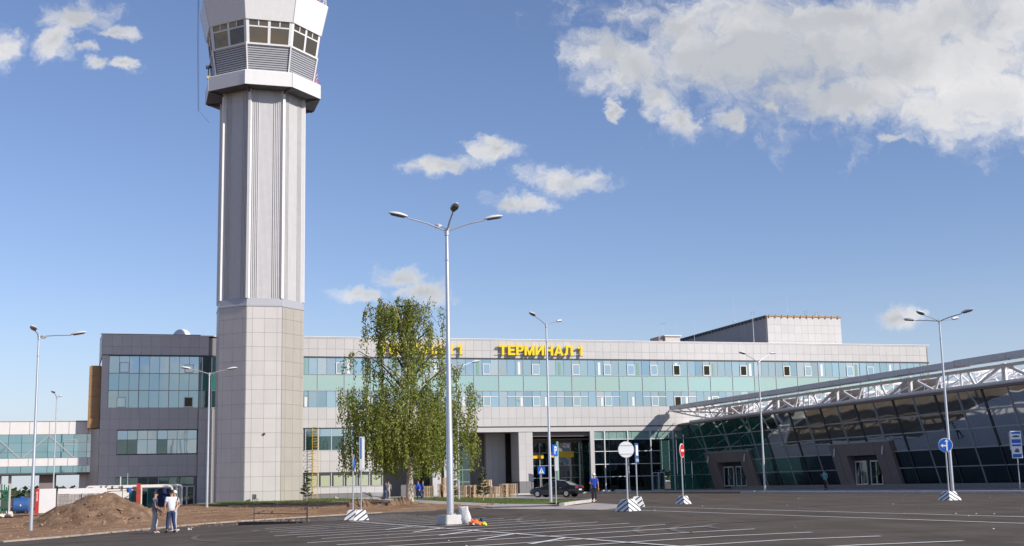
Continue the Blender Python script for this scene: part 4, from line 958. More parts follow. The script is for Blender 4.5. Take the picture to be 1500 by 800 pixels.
for p in posts:
    big = p in (24.0, 46.9, 59.0, 70.5)
    m = MB(); w = .42 if big else .2; m.box(XS - .1, XS + .1, -p - w / 2, -p + w / 2, ZB_, 9.5); m.build('truss_post', 'white_steel', WG)
    tr([(XS, -p - .1, 9.4), (XS, -p - 3.3, ZB_)], .085); tr([(XS, -p + .1, 9.4), (XS, -p + 3.3, ZB_)], .085)
    tr([(XS, -p - 4.2, 9.4), (XS, -p - 3.4, ZB_)], .075); tr([(XS, -p + 4.4, 9.4), (XS, -p + 3.5, ZB_)], .075)
    tr([(XS, -p + 5.2, ZB_), (XS, -p + 5.2, 9.4)], .05) ; tr([(XS, -p - 5.2, ZB_), (XS, -p - 5.2, 9.4)], .05)
    # grey gusset wall behind the braces
    m = MB(); m.add([(-1.3, -p - 3.0, 8.05), (-1.3, -p + 3.0, 8.05), (-1.3, -p + 2.7, 9.2), (-1.3, -p - 2.7, 9.2)] + [(-1.2, -p - 3.0, 8.05), (-1.2, -p + 3.0, 8.05), (-1.2, -p + 2.7, 9.2), (-1.2, -p - 2.7, 9.2)], [(0, 1, 2, 3), (7, 6, 5, 4), (0, 4, 5, 1), (1, 5, 6, 2), (2, 6, 7, 3), (3, 7, 4, 0)]); m.build('rooflight_wall', 'brown_lintel', WG) if p not in (59.0, 70.5) else None
    # cross trusses running back over the roof
    for o in (-5.6, 5.6):
        y = -(p + o)
        tr([(XS, y, 9.35), (8, y, 9.6)], .07, 'cross_chord'); tr([(XS, y, ZB_ + .05), (8, y, 8.35)], .06, 'cross_chord')
        x = XS
        for i in range(7):
            x2 = x + 1.45; tr([(x, y, 8.15 if i % 2 else 9.4), (x2, y, 9.4 if i % 2 else 8.15)], .045, 'cross_brace'); x = x2
for n in frange(5, 82, 2.3):
    tr([(XS, -n, ZB_), (XS + 1.8, -n - 2.6, 9.5)], .04, 'diagonal_brace'); tr([(XS + .2, -n - 2.2, ZB_ + .1), (XS + 2.6, -n + 1.2, 9.5)], .035, 'diagonal_brace')
# the slender tip of the truss reaching back to the terminal
tr([(-3.6, -.1, 9.55), (XS, -4, 8.7), (XS, -9, ZB_)], .06); tr([(-3.7, -.3, 9.5), (XS, -14, 8.4)], .05); tr([(XS, -4, 8.7), (XS + 1.5, -8, 9.6)], .04)
for n in (2, 4.2, 6.4, 8.6, 10.8): tr([(-3.2, -n, 9.6), (XS, -n - 1.2, 8.9 - n * .06)], .035); tr([(XS + 1, -n, 9.6), (XS, -n - 1.2, 8.9 - n * .06)], .03)
for z, x in ((8.9, 2.5), (9.3, 5)): tr([(x, -8, z), (x, -80, z)], .05, 'cross_chord')
for n in frange(66, 82, 3): pc(WG, 'rooflight_wall', 'white_paint', 3, 3.1, -n - 2.9, -n, 8.05, 9.3)
# railing on the plinth near the bus stop sign
e = empty('railing', 'grey metal railing on the raised plinth beside the bus stop sign', 'railing', BW(-2.0, 62.2, .12), BRZ)
for y in (0, -1.6, -3.2, -4.8, -6.4): pc(e, 'post', 'galv', -.03, .03, y - .03, y + .03, 0, 1.3)
for z in (.5, .9, 1.3): pc(e, 'rail', 'galv', -.025, .025, -6.4, 0, z - .025, z + .025)
pc(WG, 'ramp_wall', 'plinth_stone', -2.2, -.4, -80, -61.5, .1, .62)

# ------------------------------------------------------------------ skybridge on the left
SB = empty('skybridge', 'pale glazed bridge passing behind the tan box of the terminal', 'bridge', BW(-108.8, -2.2, .03), BRZ); SB.scale = (.973, 1, .973)
def sb(name, m, x0, x1, y0, y1, z0, z1): return pc(SB, name, m, x0, x1, y0, y1, z0, z1)
LB = 41.2
for i in range(21):
    x = i * 2.0; x2 = min(x + 2, LB)
    sb('top_panel', 'white_paint', x + .02, x2 - .02, -.06, .0, 7.62, 8.95); sb('band_panel', 'white_paint', x + .02, x2 - .02, -.06, 0, 4.22, 5.05)
sb('body', 'panel_back', 0, LB, .06, 5, 3.42, 8.98); sb('coping', 'panel_grey', 0, LB, -.1, 5, 9.0, 9.08); sb('underside', 'mullion_dark', 0, LB, -.04, 5, 3.3, 3.42)
for i in range(31):
    x = i * 1.33; x2 = min(x + 1.33, LB)
    for z0, z1 in ((5.08, 5.7), (5.72, 6.7), (6.72, 7.6)): sb('bridge_pane', 'glass_teal' if not 2 < (i % 9) < 5 else 'glass_blue', x + .02, x2 - .02, .0, .03, z0, z1)
    sb('bridge_pane', 'glass_teal', x + .02, x2 - .02, .0, .03, 3.5, 4.2)
m = MB()
for x in (30.5, 36): m.bar((x - 2.6, -.04, 5.1), (x, -.04, 7.5), .12); m.bar((x, -.04, 7.5), (x + 2.6, -.04, 5.1), .12)
m.build('bridge_brace', 'mullion', SB)
for x in (29.2, 37.6): 
    w = MB()
    w.box(x, x + 1.2, -.06, -.01, 6.45, 6.52); w.box(x, x + 1.2, -.06, -.01, 7.0, 7.07); w.box(x, x + .06, -.06, -.01, 6.5, 7); w.box(x + 1.14, x + 1.2, -.06, -.01, 6.5, 7); w.build('vent_window', 'mullion', SB)
sb('support_core', 'brown_cassette', 35.1, 36.7, 1, 4, -1.2, 3.3); sb('column', 'panel_grey', 39.2, 40.0, 1, 1.8, -1.2, 3.3)
sb('strut', 'dark_steel', 34.4, 34.6, .5, .7, 2.0, 3.3)
for x in frange(1, 32, 6): sb('column', 'panel_grey', x, x + .3, 1, 1.3, -1.2, 3.3)

# ------------------------------------------------------------------ street lamps
def lamp_head(parent, end, d, s=1.0):
    """cobra head: flat ellipsoid shell, darker lens underneath"""
    d = Vector((d[0], d[1], 0)).normalized(); q = Vector((-d.y, d.x, 0)); m = MB(); rings = []; lens = []
    for t, w, h in ((0, .06, .06), (.12, .13, .10), (.35, .19, .13), (.6, .17, .11), (.8, .10, .06), (.86, .02, .02)):
        c = end + d * (t * s) + Vector((0, 0, .04 + .16 * t)); rings.append([c + q * (math.cos(a) * w * s) + Vector((0, 0, math.sin(a) * h * s * (1 if math.sin(a) > 0 else .45))) for a in [2 * math.pi * k / 10 for k in range(10)]])
    m.loft(rings); m.sm = True; o = m.build('lamp_head', 'lamp_grey', parent)
    m = MB(); r2 = []
    for t, w in ((.14, .08), (.35, .15), (.6, .13), (.76, .06)):
        c = end + d * (t * s) + Vector((0, 0, .04 + .16 * t - .055 * s)); r2.append([c + q * (math.cos(a) * w * s) + Vector((0, 0, math.sin(a) * .03)) for a in [2 * math.pi * k / 8 for k in range(8)]])
    m.loft(r2); m.build('lens', 'lamp_glass', o)
def lamp_post(base, height, arms, label, r0=.11, r1=.055, hs=1.0, foot=None):
    e = empty('street_lamp', label, 'street lamp', base, 0, 'galvanised lamp posts around the forecourt')
    m = MB(); m.tube([(0, 0, -.3), (0, 0, height * .28), (0, 0, height * .28 + .05), (0, 0, height - .05), (0, 0, height)], [r0, r0 * .88, r0 * .80, r1, r1 * .9], 12); m.build('pole', 'galv', e)
    m = MB(); m.tube([(0, 0, height - 1.2), (0, 0, height - 1.12)], r1 * 1.35, 10); m.tube([(0, 0, height - .22), (0, 0, height + .06)], r1 * 1.5, 10); m.build('collar', 'galv', e)
    if foot is None: m = MB(); m.tube([(0, 0, -.05), (0, 0, .03)], r0 * 2.2, 12); m.build('base_flange', 'galv', e)
    for (dx, dy, rise) in arms:
        end = Vector((dx, dy, height + rise)); m = MB(); m.tube([(0, 0, height - .05), (dx * .5, dy * .5, height + rise * .55), end], [.035, .032, .03], 7); a = m.build('arm', 'galv', e)
        lamp_head(e, end, (dx, dy), hs)
    return e
b = G(660, 769); b.z = H(b.x, b.y)
lamp_post(b, 10.95, [(-1.45, -.36, .42), (1.42, .35, .42), (.30, -1.25, .40), (-.35, 1.4, .40)], 'tallest lamp post with four heads on a white concrete block', .14, .06, .85, foot=1)
def at(u, v): p = G(u, v); p.z = H(p.x, p.y); return p
lamp_post(at(45, 780), 11.1, [(1.75, .25, .02), (.15, -1.0, .15), (-.22, 1.1, .0)], 'lamp post on the bare earth beside the dirt heap')
lamp_post(at(303, 745), 10.9, [(-1.45, -.35, .35), (1.35, .3, .3)], 'two headed lamp post standing before the tower foot')
lamp_post(at(807, 738), 11.55, [(-.75, -1.5, .35), (.75, 1.5, .35)], 'lamp post on the grass strip with heads askew', hs=.9)
lamp_post(at(1121, 722), 11.45, [(-1.3, -1.1, .6), (1.3, 1.1, .8)], 'lamp post in front of the truss tip and first hall portal')
lamp_post(at(1396, 724), 11.0, [(-1.4, -1.35, .2), (-1.1, 1.4, .2), (1.0, -1.3, .25), (1.25, 1.2, .2)], 'four headed lamp post beside the blue arrow sign')
lamp_post(at(672, 733.5), 11.0, [(1.2, .9, .55), (-1.5, -.6, .4)], 'lamp post half hidden by the birch and behind the pallets')
p = Vector((at_y(77, 740, 125).x, 125, H(-46, 125))); lamp_post(p, 11.3, [(.1, -1.0, .3), (-.1, 1.0, .1)], 'slender distant lamp post behind the red and white panel', .09, .05)
# concrete block under the tall lamp
e = empty('concrete_block', 'white concrete block under the tallest lamp post', 'concrete block', b + Vector((.1, .0, 0)), R_(30))
m = MB(); m.add([(-.50, -.42, 0), (.50, -.42, 0), (.50, .42, 0), (-.50, .42, 0), (-.46, -.38, .36), (.46, -.38, .36), (.46, .38, .36), (-.46, .38, .36)], [(0, 3, 2, 1), (4, 5, 6, 7), (0, 1, 5, 4), (1, 2, 6, 5), (2, 3, 7, 6), (3, 0, 4, 7)]); m.build('block', 'concrete', e, bevel=.03)
m = MB(); m.box(-.16, .16, -.16, .16, .36, .38); m.build('foot_plate', 'galv', e)
for x in (-.13, .13):
    for y in (-.13, .13): m = MB(); m.tube([(x, y, .36), (x, y, .42)], .022, 6); m.build('anchor_bolt', 'galv', e)

# ------------------------------------------------------------------ traffic signs on striped blocks
def sign_base(e, w=.62, h=.42, ox=0, rz=0):
    m = MB(); a = w / 2; c = a * .52
    m.add([(-a, -a, 0), (a, -a, 0), (a, a, 0), (-a, a, 0), (-c, -c, h), (c, -c, h), (c, c, h), (-c, c, h)], [(0, 3, 2, 1), (4, 5, 6, 7), (0, 1, 5, 4), (1, 2, 6, 5), (2, 3, 7, 6), (3, 0, 4, 7)])
    o = m.build('striped_base', 'chevron', e, bevel=.012); o.rotation_euler = (0, 0, rz); return o
def sign_post(e, h, r=.035, m_='galv'):
    m = MB(); m.tube([(0, 0, .1), (0, 0, h)], r, 8); m.build('post', m_, e)
def disc(e, name, m_, r, z, rz, y0=0, y1=.02, sides=24, sx=1):
    m = MB(); ring = lambda y: [(r * sx * math.cos(2 * math.pi * k / sides), y, z + r * math.sin(2 * math.pi * k / sides)) for k in range(sides)]
    m.loft([ring(y0), ring(y1)]); o = m.build(name, m_, e, smooth=False); o.rotation_euler = (0, 0, rz); return o
GS = 'road signs set in striped concrete blocks'
# 1 round sign seen from behind
e = empty('road_sign', 'round sign seen from its pale back between the worker and the blue sign', 'road sign', at(920, 749), R_(5), GS)
sign_post(e, 2.9); sign_base(e, .8, .5, rz=R_(40)); disc(e, 'sign_plate', 'sign_back', .345, 2.55, 0, -.03, -.01); disc(e, 'sign_face', 'sign_white', .33, 2.55, 0, -.045, -.032)
for z in (2.37, 2.73): m = MB(); m.box(-.28, .28, -.06, -.046, z - .012, z + .012); m.build('clamp', 'sign_back', e)
m = MB(); m.box(-.11, -.02, -.065, -.05, 2.25, 2.85); m.build('shadow_strip', 'sign_back', e) if False else None
# 2 blue board behind it
e = empty('road_sign', 'narrow blue board turned away behind the pale round sign', 'road sign', at(934, 742.5), R_(72), GS)
sign_post(e, 3.05); sign_base(e, .7, .5, rz=R_(10))
m = MB(); m.box(-.36, .36, -.06, -.03, 2.1, 3.05); pl = m.build('sign_plate', 'cloth_work', e); 
m = MB(); m.box(-.22, .22, -.075, -.062, 2.45, 2.95); m.build('white_field', 'sign_white', e); m = MB(); m.box(-.3, .3, -.075, -.062, 2.16, 2.3); m.build('white_field', 'sign_back', e)
# 3 no entry
e = empty('road_sign', 'red round no entry sign turned sideways before the green glass', 'road sign', at(1001, 738.5), R_(64), GS)
sign_post(e, 3.0); sign_base(e, .62, .42, rz=R_(-20)); disc(e, 'sign_plate', 'sign_white', .37, 2.75, 0, -.06, -.03); disc(e, 'red_field', 'sign_red', .335, 2.75, 0, -.072, -.06)
m = MB(); m.box(-.21, .21, -.085, -.072, 2.70, 2.81); m.build('white_bar', 'sign_white', e)
# 4 blue arrow
e = empty('road_sign', 'blue round sign with white arrows ahead and to the side', 'road sign', at(1391, 733), R_(-8), GS)
sign_post(e, 2.95); sign_base(e, .8, .42, rz=R_(35)); disc(e, 'sign_plate', 'sign_white', .34, 2.62, 0, -.06, -.03); disc(e, 'blue_field', 'blue_sign', .315, 2.62, 0, -.072, -.06)
m = MB(); y0, y1 = -.085, -.072
def poly_y(mb, pts): n = len(pts); mb.add([(x, y0, z) for x, z in pts] + [(x, y1, z) for x, z in pts], [tuple(range(n)), tuple(reversed(range(n, 2 * n)))] + [(i, n + i, n + (i + 1) % n, (i + 1) % n) for i in range(n)])
poly_y(m, [(.02, 2.35), (.09, 2.35), (.09, 2.78), (.02, 2.78)]); poly_y(m, [(-.04, 2.78), (.15, 2.78), (.055, 2.9)]); poly_y(m, [(-.13, 2.56), (.02, 2.56), (.02, 2.63), (-.13, 2.63)]); poly_y(m, [(-.13, 2.5), (-.13, 2.69), (-.24, 2.595)])
m.build('white_arrow', 'sign_white', e)
# 5, 6 pair on the left of the lot
e = empty('road_sign', 'short blue sign seen edge on in the pair beneath the birch', 'road sign', at(517, 762), R_(92), GS)
sign_post(e, 3.05); sign_base(e, .7, .5, rz=R_(-15)); disc(e, 'sign_plate', 'sign_back', .35, 2.72, 0, -.05, -.02); disc(e, 'blue_field', 'blue_sign', .335, 2.72, 0, -.062, -.05)
e = empty('road_sign', 'tall grey board on the longer post of the pair beneath the birch', 'road sign', at(529, 762.5), R_(78), GS)
sign_post(e, 3.9); sign_base(e, .75, .5, rz=R_(20)); m = MB(); m.box(-.36, .36, -.06, -.03, 2.35, 3.95); m.build('sign_plate', 'sign_back', e)
m = MB(); m.box(-.33, -.12, -.075, -.062, 2.9, 3.9); m.build('blue_field', 'cloth_work', e); m = MB(); m.box(-.06, .28, -.075, -.062, 2.45, 3.85); m.build('grey_field', 'lamp_grey', e)
# 7 pedestrian crossing sign
e = empty('crossing_sign', 'blue square crossing sign on a thin post beside the parked car', 'road sign', BW(-20.3, 1.0, .13), R_(4)); sign_post(e, 3.0)
pc(e, 'sign_plate', 'blue_sign', -.42, .42, -.05, -.02, 2.15, 3.0)
m = MB(); m.add([(-.3, -.06, 2.25), (.3, -.06, 2.25), (0, -.06, 2.88), (-.3, -.05, 2.25), (.3, -.05, 2.25), (0, -.05, 2.88)], [(0, 1, 2), (5, 4, 3), (0, 3, 4, 1), (1, 4, 5, 2), (2, 5, 3, 0)]); m.build('white_triangle', 'sign_white', e)
m = MB(); y0, y1 = -.07, -.06; poly_y(m, [(-.03, 2.45), (.04, 2.45), (.05, 2.6), (-.02, 2.62)]); poly_y(m, [(-.03, 2.64), (.03, 2.64), (.03, 2.7), (-.03, 2.7)]); poly_y(m, [(-.02, 2.45), (.02, 2.45), (-.09, 2.3), (-.13, 2.3)]); poly_y(m, [(0, 2.45), (.04, 2.45), (.13, 2.3), (.09, 2.3)])
m.build('walking_figure', 'sign_ink', e)
# 8 parking board with grey back panel on the grass strip
e = empty('parking_sign', 'blue P board above a grey panel on the post at the kerb tip', 'road sign', at(815, 741), R_(62)); sign_post(e, 3.4)
pc(e, 'sign_plate', 'blue_sign', -.42, .25, -.06, -.03, 2.85, 3.5); pc(e, 'grey_panel', 'sign_back', -.1, .38, -.02, .02, 2.0, 3.45)
m = MB(); y0, y1 = -.08, -.062
poly_y(m, [(-.2, 2.95), (-.12, 2.95), (-.12, 3.4), (-.2, 3.4)]); poly_y(m, [(-.12, 3.32), (.02, 3.32), (.02, 3.4), (-.12, 3.4)]); poly_y(m, [(-.12, 3.14), (.02, 3.14), (.02, 3.21), (-.12, 3.21)]); poly_y(m, [(.02, 3.14), (.09, 3.2), (.09, 3.34), (.02, 3.4)])
m.build('letter', 'sign_white', e)
# 9 bus stop sign
e = empty('bus_stop_sign', 'white and blue bus stop board on a thin post by the railing', 'bus stop sign', at(1495, 722) * 1.03 + Vector((0, 0, .12)), R_(-12)); sign_post(e, 3.6, .03)
m = MB(); m.box(-.33, .33, -.05, -.02, 2.05, 3.8); m.build('board', 'sign_white', e, bevel=.01)
for z0, z1 in ((3.62, 3.74), (3.02, 3.26), (2.82, 2.94), (2.1, 2.32)): pc(e, 'blue_band', 'blue_sign', -.28, .28, -.062, -.05, z0, z1)
m = MB(); m.box(-.2, .2, -.064, -.05, 3.40, 3.48); m.box(-.1, .1, -.064, -.05, 3.48, 3.51); m.box(-.14, .14, -.064, -.05, 2.44, 2.56); m.box(-.08, .1, -.064, -.05, 2.58, 2.66); m.build('bus_pictogram', 'sign_ink', e)
pc(e, 'side_board', 'sign_back', -.36, -.33, -.03, .3, 2.6, 3.75)

# ------------------------------------------------------------------ low black barrier and drain grate at the kerb
a, c_ = at(372, 766), at(450, 764.5)
e = empty('pipe_barrier', 'low rusty black pipe barrier standing along the kerb', 'barrier', a, math.atan2(c_.y - a.y, c_.x - a.x)); LN = (c_ - a).length
for x in (0, LN):
    m = MB(); m.tube([(x, 0, -.1), (x, 0, 1.0)], .022 if x == 0 else .04, 7); m.build('post', 'black_rail', e)
for z in (.48, .97): m = MB(); m.tube([(0, 0, z), (LN, 0, z)], .02, 7); m.build('rail', 'black_rail', e)
m = MB(); m.tube([(LN, 0, .0), (LN, 0, .05)], .14, 8); m.build('foot', 'black_rail', e)
a, c_ = at(354, 769.5), at(439, 766.5)
e = empty('drain_grate', 'black slotted drain grate lying at the edge of the asphalt', 'grate', a, math.atan2(c_.y - a.y, c_.x - a.x)); LN = (c_ - a).length
for i in range(int(LN / .22)): pc(e, 'slat', 'black_rail', i * .22, i * .22 + .13, -.22, .22, .02, .13)
pc(e, 'side_bar', 'black_rail', 0, LN, -.26, -.22, .0, .16); pc(e, 'side_bar', 'black_rail', 0, LN, .22, .26, .0, .16)

# ------------------------------------------------------------------ earth heap, sand, stones
def heap(name, c, rx, ry, h, rz, m_, label, cat, seed, n=56, rough=.12, tail=0):
    rnd = random.Random(seed); m = MB(); ph = [(rnd.uniform(.5, 3.2), rnd.uniform(.5, 3.2), rnd.uniform(0, 6), rnd.uniform(.02, .09)) for _ in range(9)]
    pts = {}
    for j in range(n + 1):
        for i in range(n + 1):
            x, y = -1 + 2 * i / n, -1 + 2 * j / n; r = math.hypot(x, y); f = max(0, 1 - r) ** 1.12
            f += tail * max(0, 1 - abs(x + .55) / .5) * max(0, 1 - abs(y) / .8) * .45
            z = h * f
            if f > 0.001: z += h * min(1, f * 4) * (.20 * sum(a * math.sin(p * rx * x * 1.3 + q * ry * y * 1.3 + s_) for p, q, s_, a in ph) + rnd.uniform(-rough, rough) * .30)
            pts[i, j] = len(m.v); m.v.append((x * rx, y * ry, max(z, -.1) if f > 0.001 else -.15))
    for j in range(n):
        for i in range(n): m.f.append((pts[i, j], pts[i + 1, j], pts[i + 1, j + 1], pts[i, j + 1]))
    e = empty(name, label, cat, c, rz); m.build('pile', m_, e, smooth=True)
    return e, rnd
c0 = at(152, 771); c0 = Vector((c0.x - 1.3, c0.y + 4, H(c0.x, c0.y)))
e, rnd = heap('earth_heap', c0, 5.4, 3.6, 2.15, 0, 'ground_soil', 'brown heap of dug earth in front of the cream pipes', 'heap', 5, 64, tail=.35)
for i in range(170):
    m = MB(); r = rnd.uniform(.03, .12); x, y = rnd.uniform(-5, 5), rnd.uniform(-3.4, 1.0); f = max(0, 1 - math.hypot(x / 5.4, y / 3.6)) ** 1.12; z = 2.15 * f * .97 + .03
    vs = [Vector((rnd.uniform(-1, 1), rnd.uniform(-1, 1), rnd.uniform(-.7, .7))).normalized() * r for _ in range(9)]
    bm = bmesh.new(); [bm.verts.new(v) for v in vs]; bmesh.ops.convex_hull(bm, input=bm.verts); me = bpy.data.meshes.new('clod'); bm.to_mesh(me); bm.free()
    o = link('clod', me, 'soil_rock', e); o.location = (x, y, z)
sp_ = at(214, 744); heap('sand_heap', Vector((sp_.x, sp_.y + 1.2, sp_.z)), 1.25, 1.1, .75, 0, 'sand', 'small ochre sand heap beside the red valve post', 'heap', 9, 26)
# scattered clods and litter on the earth: uncountable
m = MB(); rnd = random.Random(3)
for i in range(2600):
    s_, n_ = rnd.uniform(-76, -45), rnd.uniform(8, 84); P = BW(s_, n_)
    if n_ > 62 and s_ > -57: continue
    u_ = [(x, y) for x, y in fr]
    z = H(P.x, P.y); r = rnd.uniform(.025, .09) * (1.5 if rnd.random() < .08 else 1)
    # keep behind the kerb
    if P.y < 52.56 + (P.x + 21.4) * 1.65 + (0 if P.x < -17.3 else -(P.x + 17.3) * 1.1) + .8: continue
    if abs(s_ + 53.7) < 5.5 and abs(n_ - 11) < 5.5: continue
    vs = [P + Vector((rnd.uniform(-r, r), rnd.uniform(-r, r), z + .05 + rnd.uniform(-.2, .9) * r)) for _ in range(6)]
    m.add([P + Vector((-r, -r * .6, z + .03)), P + Vector((r, -r * .8, z + .03)), P + Vector((r * .8, r, z + .03)), P + Vector((-r, r * .7, z + .03)), P + Vector((rnd.uniform(-.3, .3) * r, rnd.uniform(-.3, .3) * r, z + .05 + r * rnd.uniform(.5, 1.1)))], [(0, 1, 4), (1, 2, 4), (2, 3, 4), (3, 0, 4)])
tag(m.build('earth_clods', 'soil_rock'), kind='stuff')
def rubble(name, u, v, n, spread, r0, r1, m_, label, seed):
    p = at(u, v); e = empty(name, label, 'rubble', p); rd = random.Random(seed)
    for i in range(n):
        r = rd.uniform(r0, r1); vs = [Vector((rd.uniform(-1, 1), rd.uniform(-1, 1), rd.uniform(-.6, .6))).normalized() * r for _ in range(10)]
        bm = bmesh.new(); [bm.verts.new(x) for x in vs]; bmesh.ops.convex_hull(bm, input=bm.verts); me = bpy.data.meshes.new('stone'); bm.to_mesh(me); bm.free()
        o = link('stone', me, m_, e); o.location = (rd.uniform(-spread, spread), rd.uniform(-spread * .5, spread * .5), r * .5 + .03)
rubble('stone_pile', 10, 758, 12, 1.0, .18, .42, 'white_stone', 'white broken stones beside the green steel posts', 1)
rubble('stone_pile', 487, 731.5, 9, .8, .1, .22, 'white_stone', 'small pale stones on the lawn near the tower', 2)
rubble('stone_pile', 729, 741, 10, 1.3, .06, .16, 'soil_rock', 'scatter of broken paving on the footpath corner', 3)
rubble('stone_pile', 268, 778, 5, .35, .05, .1, 'white_stone', 'white crumbs of plaster on the asphalt behind the men', 4)
# dug bank of darker earth behind the kerb
m = MB(); rd = random.Random(8); n_ = 120; prev = None
A_, B_ = BW(-58.5, 54), BW(-45, 47); 
for i in range(n_ + 1):
    t = i / n_; c = A_.lerp(B_, t); z = H(c.x, c.y) + .03; hh = (.30 + .16 * math.sin(t * 23) + rd.uniform(-.08, .12)) * min(1, (t + .02) * 9, (1.02 - t) * 8) * (1.3 if t > .55 else .7); w = 1.0 + rd.uniform(-.15, .15)
    d = Vector((_s, -_c, 0))
    m.v += [tuple(c - d * w + Vector((0, 0, z))), tuple(c - d * w * .4 + Vector((0, 0, z + hh * .8))), tuple(c + d * rd.uniform(-.1, .1) + Vector((0, 0, z + hh))), tuple(c + d * w * .5 + Vector((0, 0, z + hh * .6))), tuple(c + d * w + Vector((0, 0, z - .02)))]
    if i: b0 = (i - 1) * 5; m.f += [(b0 + k, b0 + k + 1, b0 + k + 6, b0 + k + 5) for k in range(4)]
tag(m.build('earth_bank', 'ground_soil', smooth=True), kind='structure')

# ------------------------------------------------------------------ pipes and site clutter on the left
base_n = 26.5
def lp(u, n, z=None):  # point seen at photograph column u in the plane n
    k = ray(u, 735); t = ((n - BL(Vector((0, 0, 0)))[1])) / (k.x * _s - k.y * _c); return k * t
def pipe(pts, r, name, m_, parent): q = MB(); q.tube(pts, r, 10); return q.build(name, m_, parent)
e = empty('gas_pipes', 'cream painted pipe run on posts behind the earth heap', 'pipes', BW(-69.2, 25, -.25), BRZ)
def bend(pts, r=.25):
    out = [Vector(pts[0])]
    for a, b, c in zip(pts, pts[1:], pts[2:]):
        a, b, c = Vector(a), Vector(b), Vector(c); u, w = (a - b).normalized() * r, (c - b).normalized() * r
        for t in (0, .25, .5, .75, 1): out.append((1 - t) ** 2 * (b + u) + 2 * t * (1 - t) * b + t * t * (b + w))
    return out + [Vector(pts[-1])]
LX = 7.9
for k, (o, zz) in enumerate(((0, 2.0), (-.55, 1.95), (-1.1, 1.9))):
    x0 = .05 + .25 * k; x1 = LX - .42 * k
    pts = [(x0, o, -.2), (x0, o, zz), (x1, o, zz), (x1, o, -.2)]
    if k == 1: pts = [(x1 - .0, o, -.2), (x1, o, zz), (1.5, o, zz - .0), (1.2, o, zz - .35), (.6, o, 1.62)]
    pipe(bend(pts), .105, 'pipe', 'pipe_cream', e)
pipe(bend([(.55, -1.3, -.2), (.55, -1.3, 1.65), (4.6, -1.3, 1.68)]), .09, 'pipe', 'pipe_cream', e)
for x in (1.05, 3.05): pipe([(x, -1.3, -.2), (x, -1.3, 1.7)], .08, 'support_post', 'pipe_cream', e)
for x in (1.2, 1.6, 2.1, 2.9): m = MB(); m.tube([(x, -1.1, 1.9), (x + .12, -1.1, 1.9)], .16, 10); m.build('flange', 'dark_steel', e)
m = MB(); m.tube([(3.55, -1.35, 1.45), (3.55, -1.35, 1.85)], .2, 10); m.build('blue_valve', 'blue_paint', e)
m = MB(); m.tube([(4.25, -1.1, 1.85), (4.25, -1.1, 2.1)], .12, 8); m.build('valve_wheel', 'dark_steel', e)
e2 = empty('red_valve_post', 'red striped post standing against the pipe run', 'post', BW(-64.9, 26.6, -.25), BRZ)
for i in range(5): pc(e2, 'band', 'red_paint' if i % 2 == 0 else 'machine_red', -.17, .17, -.12, .12, i * .44, i * .44 + .43)
pc(e2, 'post', 'pipe_cream', .19, .3, -.06, .06, 0, 2.0)
e2 = empty('work_frame', 'cream cabinet with diagonal strap behind the pipe run', 'cabinet', BW(-66.3, 23.5, -.3), BRZ)
pc(e2, 'body', 'white_paint', -.85, .65, -.1, .9, .0, 1.75); m = MB(); m.bar((-.3, -.13, .75), (.65, -.13, 1.25), .1, .04); m.build('strap', 'dark_steel', e2); pc(e2, 'band', 'lamp_grey', -.9, .7, -.14, -.1, .7, .82)
pc(e2, 'roof', 'lamp_grey', -.95, .75, -.2, .95, 1.75, 1.83)
e2 = empty('site_cabin', 'low cream site cabin with grey gable behind the pipes', 'cabin', BW(-69.0, 21.5, -.3), BRZ)
pc(e2, 'body', 'white_paint', -1.6, 2.2, 0, 2, 0, 1.3); pc(e2, 'band', 'lamp_grey', -1.6, 2.2, -.04, 0, .85, 1.6); pc(e2, 'window', 'glass_dark', -1.0, -.2, -.06, -.04, .95, 1.45)
m = MB(); m.tube([(2.6, -.3, 0), (2.6, -.3, 2.9)], .05, 6); m.build('vent_pipe', 'pipe_cream', e2); m = MB(); m.tube([(3.2, -.3, 0), (3.2, -.3, 3.2)], .03, 6); m.build('vent_pipe', 'galv', e2)
e2 = empty('dark_cover', 'dark blue tarpaulin hanging among the pipes behind the man in grey', 'tarpaulin', BW(-62.9, 24.0, -.3), BRZ)
m = MB(); rd = random.Random(4); n_ = 10
for i in range(n_ + 1):
    for j in range(7): m.v.append((-.8 + 1.7 * i / n_, .12 * math.sin(i * 1.7 + j * .5) + rd.uniform(-.03, .03), .1 + 1.75 * j / 6 - (.25 * abs(i / n_ - .5) if j == 6 else 0)))
for i in range(n_):
    for j in range(6): m.f.append((i * 7 + j, (i + 1) * 7 + j, (i + 1) * 7 + j + 1, i * 7 + j + 1))
m.build('cloth', 'cloth_navy', e2, smooth=True)
# red/white panel, fences, tank, posts, machine
e2 = empty('advert_panel', 'white hoarding panel with a red strip bearing a white emblem', 'panel', BW(-72.9, 27.5, -.32), BRZ)
pc(e2, 'red_strip', 'red_paint', -.15, .15, -.05, .05, 0, 2.0); pc(e2, 'white_sheet', 'white_paint', .16, 1.45, -.04, .04, .02, 1.98)
m = MB(); 
for k in range(14):
    a0, a1 = 2 * math.pi * k / 14, 2 * math.pi * (k + 1) / 14
    m.add([(.07 * math.cos(a0), -.06, 1.65 + .12 * math.sin(a0)), (.07 * math.cos(a1), -.06, 1.65 + .12 * math.sin(a1)), (.04 * math.cos(a1), -.06, 1.65 + .08 * math.sin(a1)), (.04 * math.cos(a0), -.06, 1.65 + .08 * math.sin(a0))], [(0, 1, 2, 3)])
for i in range(5): m.box(-.05, .05, -.06, -.052, 1.0 + i * .1, 1.05 + i * .1)
m.build('emblem', 'sign_white', e2, smooth=False)
e2 = empty('board_fence', 'white topped board fence with wire mesh running to the heap', 'fence', BW(-71.35, 26.5, -.35), BRZ)
